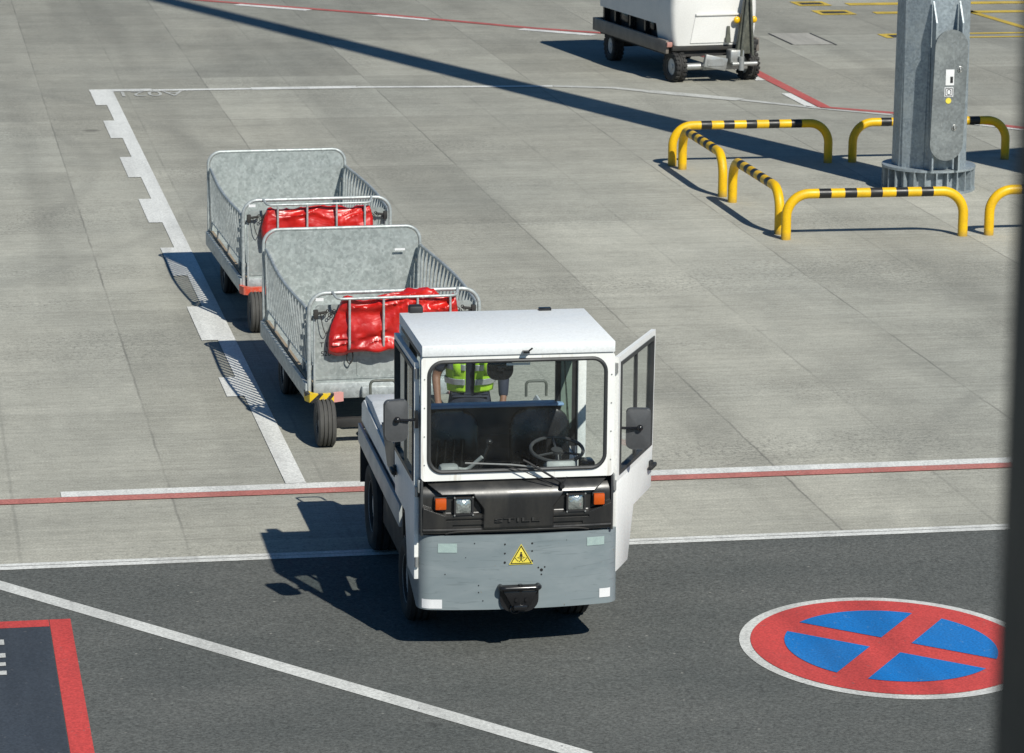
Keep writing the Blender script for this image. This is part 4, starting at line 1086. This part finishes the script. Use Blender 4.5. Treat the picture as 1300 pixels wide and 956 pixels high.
def person():
    # local frame: faces -Y, origin between the feet
    J = dict(pelvis=(0, .05, .90), waist=(0, .01, 1.04), chest=(0, -.07, 1.22), up=(0, -.12, 1.33), neck=(0, -.165, 1.405), head0=(0, -.20, 1.455), head1=(0, -.225, 1.51), head2=(0, -.235, 1.56),
             lh=(-.10, .05, .86), lk=(-.12, -.03, .47), la=(-.13, .05, .09), lt=(-.14, -.12, .035),
             rh=(.10, .05, .86), rk=(.12, -.04, .47), ra=(.13, .04, .09), rt=(.14, -.13, .035),
             ls=(-.17, -.10, 1.32), le=(-.28, -.03, 1.06), lw=(-.27, -.20, .86), rs=(.17, -.10, 1.32), re=(.28, -.04, 1.06), rw=(.25, -.22, .86))
    names = list(J); idx = {k: i for i, k in enumerate(names)}
    E = [('pelvis', 'waist'), ('waist', 'chest'), ('chest', 'up'), ('up', 'neck'), ('neck', 'head0'), ('head0', 'head1'), ('head1', 'head2'), ('pelvis', 'lh'), ('lh', 'lk'), ('lk', 'la'), ('la', 'lt'), ('pelvis', 'rh'), ('rh', 'rk'), ('rk', 'ra'), ('ra', 'rt'),
         ('up', 'ls'), ('ls', 'le'), ('le', 'lw'), ('up', 'rs'), ('rs', 're'), ('re', 'rw')]
    rad = dict(pelvis=(.12, .10), waist=(.13, .095), chest=(.14, .10), up=(.12, .085), neck=.052, head0=.07, head1=.085, head2=.075, lh=.085, lk=.055, la=.036, lt=.032, rh=.085, rk=.055, ra=.036, rt=.032,
               ls=.055, le=.040, lw=.026, rs=.055, re=.040, rw=.026)
    V = [Vector(J[k]) for k in names]; EE = [(idx[a], idx[b]) for a, b in E]; RR = [rad[k] for k in names]
    # palms and fingers continue the forearm
    for s, w, e in ((-1, 'lw', 'le'), (1, 'rw', 're')):
        W = Vector(J[w]); d = (W-Vector(J[e])).normalized(); side = d.cross(Vector((0, 0, 1))).normalized()
        palm = W+d*.055; V.append(palm); pi = len(V)-1; EE.append((idx[w], pi)); RR.append((.024, .030))
        for k, (o_, ln) in enumerate(((-.030, .060), (-.010, .072), (.010, .068), (.028, .052))):
            b0 = palm+d*.035+side*o_; b1 = b0+d*ln*.5+Vector((0, 0, -.010)); b2 = b1+d*ln*.2+Vector((0, 0, -.032))
            n0 = len(V); V += [b0, b1, b2]; RR += [.0095, .0085, .007]; EE += [(pi, n0), (n0, n0+1), (n0+1, n0+2)]
        th = -side*s*1.0
        n0 = len(V); V += [W+d*.03+side*(-s)*.033*-1, W+d*.06+side*(-s)*.05*-1+Vector((0, 0, -.02))]; RR += [.012, .009]; EE += [(idx[w], n0), (n0, n0+1)]
    root = thing('person', (4.43, 25.86, 0), R(-6), 'person in a yellow high-visibility vest bending between the tractor and the first cart', 'person')
    skin_obj('body', V, EE, RR, M['skin'], root, idx['pelvis'])
    # face and hair
    hx, hy, hz = 0, -.235, 1.50
    m = MB().sphere((0, -.225, 1.535), .102, (.86, 1.02, .82)); 
    for v in list(m.bm.verts):
        if v.co.y < -.275 and v.co.z < 1.565: v.co.y = -.275+(v.co.y+.275)*.2
    m.build('hair', M['hair'], root)
    m = MB()
    for s in (-1, 1): m.sphere((s*.032, -.302, 1.505), .0105, (1, .6, .8), 10, 8)
    m.each('eye', M['sticker'], root)
    m = MB(); m.prism([(-.30, 1.505), (-.335, 1.465), (-.295, 1.46)], 'x', -.010, .010, .004)
    for s in (-1, 1): m.sphere((s*.083, -.225, 1.495), .026, (.35, .7, 1), 10, 8)
    m.build('nose_and_ears', M['skin'], root)
    MB().tube([(-.025, -.300, 1.437), (0, -.305, 1.434), (.025, -.300, 1.437)], .0055, 8).build('mouth', M['amber'] if False else M['rust'], root)
    # clothes
    def sub(keys, ed, rr, nm, mt, extra=None):
        ii = {k: i for i, k in enumerate(keys)}
        return skin_obj(nm, [Vector(extra[k]) if extra and k in extra else Vector(J[k]) for k in keys], [(ii[a], ii[b]) for a, b in ed], rr, mt, root, 0)
    sub(['pelvis', 'lh', 'lk', 'la', 'rh', 'rk', 'ra', 'w2'], [('pelvis', 'lh'), ('lh', 'lk'), ('lk', 'la'), ('pelvis', 'rh'), ('rh', 'rk'), ('rk', 'ra'), ('pelvis', 'w2')],
        [(.145, .12), .10, .075, .062, .10, .075, .062, (.145, .11)], 'trousers', M['navy'], {'w2': (0, .03, .98)})
    sub(['waist', 'chest', 'up', 'ls', 'sl', 'rs', 'sr', 'hem', 'cuff'], [('waist', 'chest'), ('chest', 'up'), ('up', 'ls'), ('ls', 'sl'), ('up', 'rs'), ('rs', 'sr'), ('waist', 'hem'), ('sr', 'cuff')],
        [(.148, .11), (.155, .112), (.13, .09), .068, .055, .068, .055, (.15, .112), .040], 'shirt', M['navy'], {'sl': (-.268, -.04, 1.10), 'sr': (.268, -.05, 1.10), 'hem': (0, .04, .94), 'cuff': (.257, -.18, .90)})
    for s in (-1, 1):
        a = Vector(J['la' if s < 0 else 'ra'])
        m = MB().box(a.x-.045, a.x+.045, a.y-.19, a.y+.065, 0, .07, .025, 3); m.cyl((a.x, a.y, .05), (a.x, a.y, .17), .052, .056, 16); m.build('boot', M['boot'], root)
    # open vest: two front panels and a back, lofted round the torso
    def vest_panel(a0, a1, nm, mt, z0=.93, z1=1.37, grow=0.0, holes=True):
        m = MB(); nz, na = 26, 22; rows = []
        for j in range(nz+1):
            z = z0+(z1-z0)*j/nz; t = (z-.92)/.45
            cy = .045-.175*max(0, min(1.05, t))**1.15; w = .185+.012*math.sin(t*PI)-.035*max(0, t-.72)/.28; d = .138+.012*math.sin(t*PI)-.02*max(0, t-.7)
            row = []
            for i in range(na+1):
                a = R(a0+(a1-a0)*i/na); f = 1+.02*math.sin(a*9+z*14)
                row.append(m.bm.verts.new((math.sin(a)*(w*f+grow), cy-math.cos(a)*(d*f+grow), z)))
            rows.append(row)
        for j in range(nz):
            for i in range(na):
                z = z0+(z1-z0)*(j+.5)/nz; a = abs((a0+(a1-a0)*(i+.5)/na))
                if holes and z > 1.22 and 70 < a < 112: continue
                m.bm.faces.new((rows[j][i], rows[j][i+1], rows[j+1][i+1], rows[j+1][i]))
        o = m.build(nm, mt, root, 60)
        so = o.modifiers.new('t', 'SOLIDIFY'); so.thickness = .006; so.offset = 1
        return o
    vest_panel(8, 180, 'vest', M['vest']); vest_panel(-180, -14, 'vest', M['vest'])
    for z in (1.0, 1.13): vest_panel(8, 180, 'reflective_band', M['reflect'], z, z+.05, .008); vest_panel(-180, -14, 'reflective_band', M['reflect'], z, z+.05, .008)
    for s in (-1, 1):
        m = MB(); P = [(s*.12, -.255, 1.10), (s*.125, -.27, 1.22), (s*.115, -.245, 1.33), (s*.10, -.13, 1.405), (s*.11, -.03, 1.36)]
        pts = [Vector(p) for p in P]; A = [m.bm.verts.new(p+Vector((-.03, 0, 0))) for p in pts]; B = [m.bm.verts.new(p+Vector((.03, 0, 0))) for p in pts]
        for i in range(4): m.bm.faces.new((A[i], B[i], B[i+1], A[i+1]))
        o = m.build('vest_strap', M['vest'], root); so = o.modifiers.new('t', 'SOLIDIFY'); so.thickness = .006
person()
# ------------------------------------------------------------------ just outside the frame
col = thing('shadow_caster', (16.45, 38.3, 0), R(17), 'unseen grey column added out of view to cast a shadow beside the mast', 'shadow caster')  # invented column, never in view, added to throw the shadow beside the mast
m = MB().box(-.75, .75, -.3, .3, .6, 4.9, .03); m.build('shadow_column', M['galvpole'], col)
m = MB().box(-1.0, 1.0, -.2, .2, .35, .62, .03); m.build('shadow_base', M['chassis'], col)
for s in (-1, 1): wheel(col, s*.9, 0, .40, .25, s, M['rim'])
# terminal glazing: one dark mullion close to the viewer
mu = thing('window_mullion', (0, 0, 0), 0, 'dark vertical window mullion of the terminal, blurred at the right edge', 'window mullion')

# ------------------------------------------------------------------ camera, light, world
f_px, W_px = 4220., 1300.
cam = bpy.data.cameras.new('camera'); co = bpy.data.objects.new('camera', cam); COL.objects.link(co); S.camera = co
cam.sensor_width = 36; cam.lens = f_px/W_px*36; cam.shift_y = -45/1300; cam.clip_start = .05; cam.clip_end = 6000
co.matrix_world = Matrix.Translation((0, 0, 6.9)) @ Matrix.Rotation(R(-10.455), 4, 'Z') @ Matrix.Rotation(R(90-11.97), 4, 'X') @ Matrix.Rotation(R(.526), 4, 'Z')
cam.dof.use_dof = True; cam.dof.focus_distance = 23.5; cam.dof.aperture_fstop = 11.5
# mullion: an extruded profile with a glazing gasket, standing 1.4 m out, running from slab to soffit
mx = .5465; my = 1.42
MB().box(mx, mx+.07, my, my+.16, 0, 10.5, .006).build('profile', M['facade'], mu)
MB().box(mx+.012, mx+.058, my-.018, my-.001, 0, 10.5, .003).build('gasket', M['black'], mu)

sun_dir = Vector((.35, -1.03, 1.0)).normalized()
sl = bpy.data.lights.new('sun', 'SUN'); sl.energy = 5.0; sl.angle = R(.53); sl.color = (1, .972, .89)
so = bpy.data.objects.new('sun', sl); COL.objects.link(so); so.rotation_euler = sun_dir.to_track_quat('Z', 'Y').to_euler(); so.location = (30, -60, 60)
w = bpy.data.worlds.new('World'); S.world = w; w.use_nodes = True; nt = w.node_tree
bg = nt.nodes['Background']; sky = nt.nodes.new('ShaderNodeTexSky'); sky.sky_type = 'NISHITA'; sky.sun_disc = False
sky.sun_elevation = math.asin(sun_dir.z); sky.sun_rotation = math.atan2(sun_dir.x, sun_dir.y); sky.air_density = 1.0; sky.dust_density = .6; sky.ozone_density = 2
nt.links.new(mix(nt, 1, sky.outputs[0], (.52, .97, 1.34), 'MULTIPLY'), bg.inputs[0]); bg.inputs[1].default_value = .045
S.view_settings.view_transform = 'Standard'; S.view_settings.look = 'None'; S.view_settings.exposure = 0; S.view_settings.gamma = 1
S.cycles.max_bounces = 8; S.cycles.transparent_max_bounces = 16
